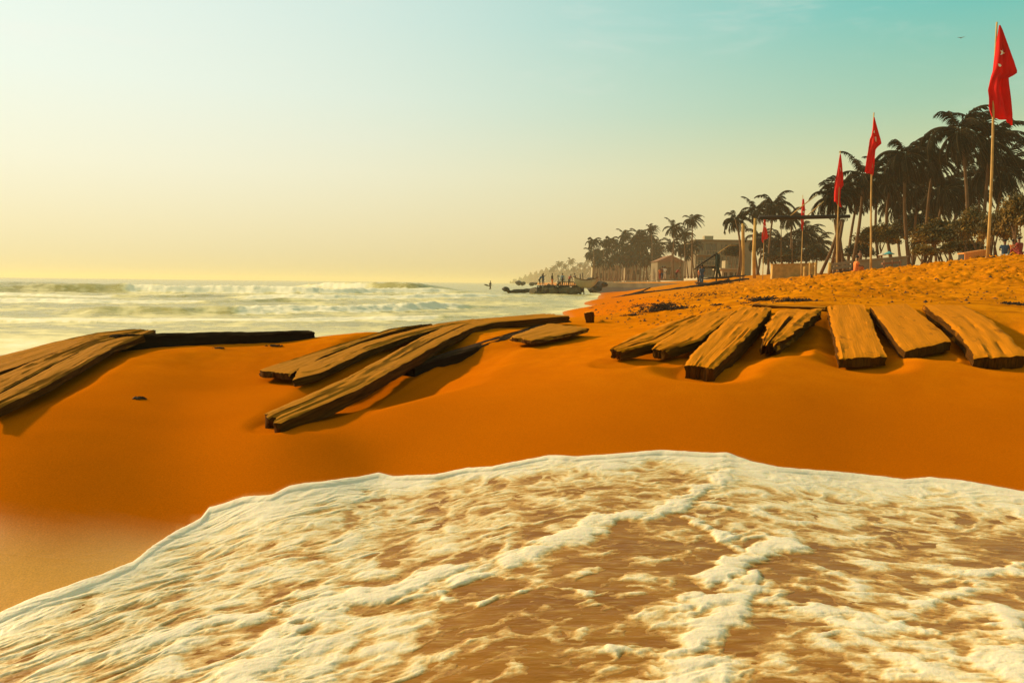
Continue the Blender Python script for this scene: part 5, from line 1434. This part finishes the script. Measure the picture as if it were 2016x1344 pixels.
def cloth_sail():
    D = 101; b = P(1100, 562, D); e = empty('cloth_on_pole', tuple(b)); tag(e, 'cream cloth blowing from a short pole over the jetty', 'cloth')
    B = Vector(b); q = lambda px, py, dz=0: Vector(P(px, py, D)) - B + Vector((0, dz, 0))
    MB().tube([q(1100, 563), q(1098, 541)], .05, 6).build('pole', MAT['dark'], e, True)
    v = []; n_ = 8
    for i in range(n_):
        for j in range(n_):
            a = q(1098, 541).lerp(q(1112, 542.5), i / 7); c = q(1101, 552).lerp(q(1113, 554), i / 7); p_ = a.lerp(c, j / 7); v.append(tuple(p_ + Vector((0, .15 * math.sin(i * 1.2 + j * .5), 0))))
    f = [(i * n_ + j, i * n_ + j + 1, (i + 1) * n_ + j + 1, (i + 1) * n_ + j) for i in range(n_ - 1) for j in range(n_ - 1)]
    mesh_obj('cloth', v, f, MAT['plastic'], e, True)
cloth_sail()
for i, (x0, x1, y0, y1) in enumerate([(1142, 1145, 539, 549), (1147, 1151, 537, 547)]):
    post(x0, y0, y1, 99, .07, ['leaning mooring pole over the boat, left one of two', 'leaning mooring pole over the boat, right one of two'][i], 'dark', px2=x1, name='mooring_pole', cat='pole')

# ------------------------------------------------------------------ weed, twigs and rubble on the near sand
def weed(px, py, w_, h_, label, seed, n_=260, r_=.007, mat='weed'):
    g = ground(px, py); rs = np.random.RandomState(seed); k = g[1] / FPX; m_ = MB()
    for i in range(n_):
        x = rs.randn() * w_ * k * .42; y = rs.randn() * h_ * k * 2.6
        z0 = Tz(g[0] + x, g[1] + y) - g[2] if i % 4 == 0 or i < 2 else z0
        a = rs.rand() * 6.28; l_ = (0.03 + .05 * rs.rand()) * min(1.0, .35 + w_ * k * 2); z = z0 + abs(rs.randn()) * .018 * min(1, w_ * k * 3) * max(0, 1 - (x / (w_ * k)) ** 2) + .004
        m_.tube([(x, y, z - .01), (x + math.cos(a) * l_ * .5, y + math.sin(a) * l_ * .5, z + .02 * rs.rand() * min(1, w_ * k * 3)), (x + math.cos(a + .5) * l_, y + math.sin(a + .5) * l_, z - .006)], [r_ * .6, r_, r_ * .4], 4, cap=False)
    o = m_.build('seaweed', MAT[mat], None, False, loc=tuple(g))
    return tag(o, kind='stuff') if seed in (1, 5) else tag(o, label, 'seaweed', 'clumps of dark seaweed on the sand')
weed(1318, 611, 62, 5, 'ring shaped dark seaweed clump above the two left planks of the right fan', 1, 520)
weed(1312, 603, 44, 2, 'thin seaweed wisp behind the ring shaped clump', 2, 160)
weed(1510, 592, 40, 4, 'thick dark seaweed heap behind the left end of the board on the beam', 3, 320)
weed(1570, 594, 40, 4, 'thick dark seaweed heap behind the right end of the board on the beam', 4, 320)
weed(1262, 603, 30, 1.6, 'small dry seaweed scrap far left of the ring shaped clump', 5, 90)
weed(1415, 602, 18, 2, 'scattered seaweed between the ring shaped clump and the thick heaps', 6, 90)
weed(1250, 622, 26, 1.5, 'seaweed threads on the sand right of the wooden stub', 7, 60)
weed(1395, 584, 90, 2, 'long thin seaweed line across the sand before the low canoe', 8, 160)
weed(1995, 600, 20, 7, 'dark weedy clump half buried at the right edge', 9, 200)
weed(540, 682, 12, 1, 'tiny seaweed scrap in front of the black log', 10, 30, .006)
weed(432, 688, 14, 1, 'faint seaweed threads left of the scrap by the black log', 12, 30, .005)
weed(274, 785, 9, 1, 'lone dark scrap lying on the smooth sand at the left', 11, 40, .006)
def bird(px, py, depth, label, seed):
    c = Vector(P(px, py, depth)); e = empty('bird', tuple(c)); tag(e, label, 'bird'); e.rotation_euler = (0, .3, seed)
    MB().tube([(-.14, 0, 0), (-.06, 0, .01), (.04, 0, .01), (.12, 0, .02), (.16, 0, .02)], [.01, .045, .05, .03, .008], 7).build('body', MAT['bird'], e, True)
    for s_ in (-1, 1):
        MB().prism([(-.05, .03 * s_, .02), (.05, .03 * s_, .02), (.02, .25 * s_, .12), (-.06, .42 * s_, .06)], (0, 0, .006)).build('wing', MAT['bird'], e)
bird(1892, 75, 95, 'small lone bird high in the sky left of the tallest flag', 1.2)

# clods, chips and driftwood crumbs over the trampled upper beach
def litter():
    rs = np.random.RandomState(21); v, f, mi = [], [], []
    n_ = 5200
    yy = np.exp(math.log(8.3) + (math.log(45) - math.log(8.3)) * rs.rand(n_) ** 1.1); uu_ = 0.10 + .58 * rs.rand(n_)
    dens = fbm(uu_ * yy * .6, yy * .5, 3)
    ok = dens > rs.rand(n_) * .9 - .45; yy, uu_ = yy[ok], uu_[ok]; xx = uu_ * yy; zz = sand_z(xx, yy)
    for x, y, z in zip(xx, yy, zz):
        s_ = (0.010 + .030 * rs.rand() ** 2.5) * (0.5 + y / 16); a = rs.rand() * 6.28; st = 1 + 2.5 * (rs.rand() < .25) * rs.rand()
        ca_, sa_ = math.cos(a), math.sin(a); k0 = len(v); base_ = []
        for i in range(5):
            t = i * 1.2566 + rs.rand() * .5; lx, ly = math.cos(t) * s_ * st, math.sin(t) * s_
            v.append((x + lx * ca_ - ly * sa_, y + lx * sa_ + ly * ca_, z - s_ * .3))
        v.append((x + jit(rs, s_ * .4), y + jit(rs, s_ * .4), z + s_ * (.35 + .5 * rs.rand()) / (st ** .5)))
        m_ = 1 if rs.rand() < .30 else 0
        for i in range(5): f.append((k0 + i, k0 + (i + 1) % 5, k0 + 5)); mi.append(m_)
    tag(mesh_obj('sand_clods', v, f, [MAT['clod'], MAT['weed']], smooth=False, mat_idx=mi), kind='stuff')
litter()
# ------------------------------------------------------------------ haze
def haze():
    bm = bmesh.new(); bmesh.ops.create_cube(bm, size=1)
    me = bpy.data.meshes.new('haze'); bm.to_mesh(me); bm.free()
    o = bpy.data.objects.new('haze', me); col.objects.link(o)
    x0, x1, y0, y1, z0, z1 = -22000, 22000, -60, 9600, -4.6, HAZE_TOP
    o.scale = (x1 - x0, y1 - y0, z1 - z0); o.location = ((x0 + x1) / 2, (y0 + y1) / 2, (z0 + z1) / 2)
    m = bpy.data.materials.new('haze'); m.use_nodes = True; nt = m.node_tree; nt.nodes.clear()
    pv = nt.nodes.new('ShaderNodeVolumePrincipled'); pv.inputs['Color'].default_value = HAZE_COL; pv.inputs['Density'].default_value = HAZE_D
    pv.inputs['Anisotropy'].default_value = 0.2
    ou = nt.nodes.new('ShaderNodeOutputMaterial'); nt.links.new(pv.outputs[0], ou.inputs['Volume'])
    me.materials.append(m); tag(o, kind='stuff')
HAZE_TOP, HAZE_D, HAZE_COL = 24.0, 0.0005, (1.0, 0.90, 0.62, 1)
haze()
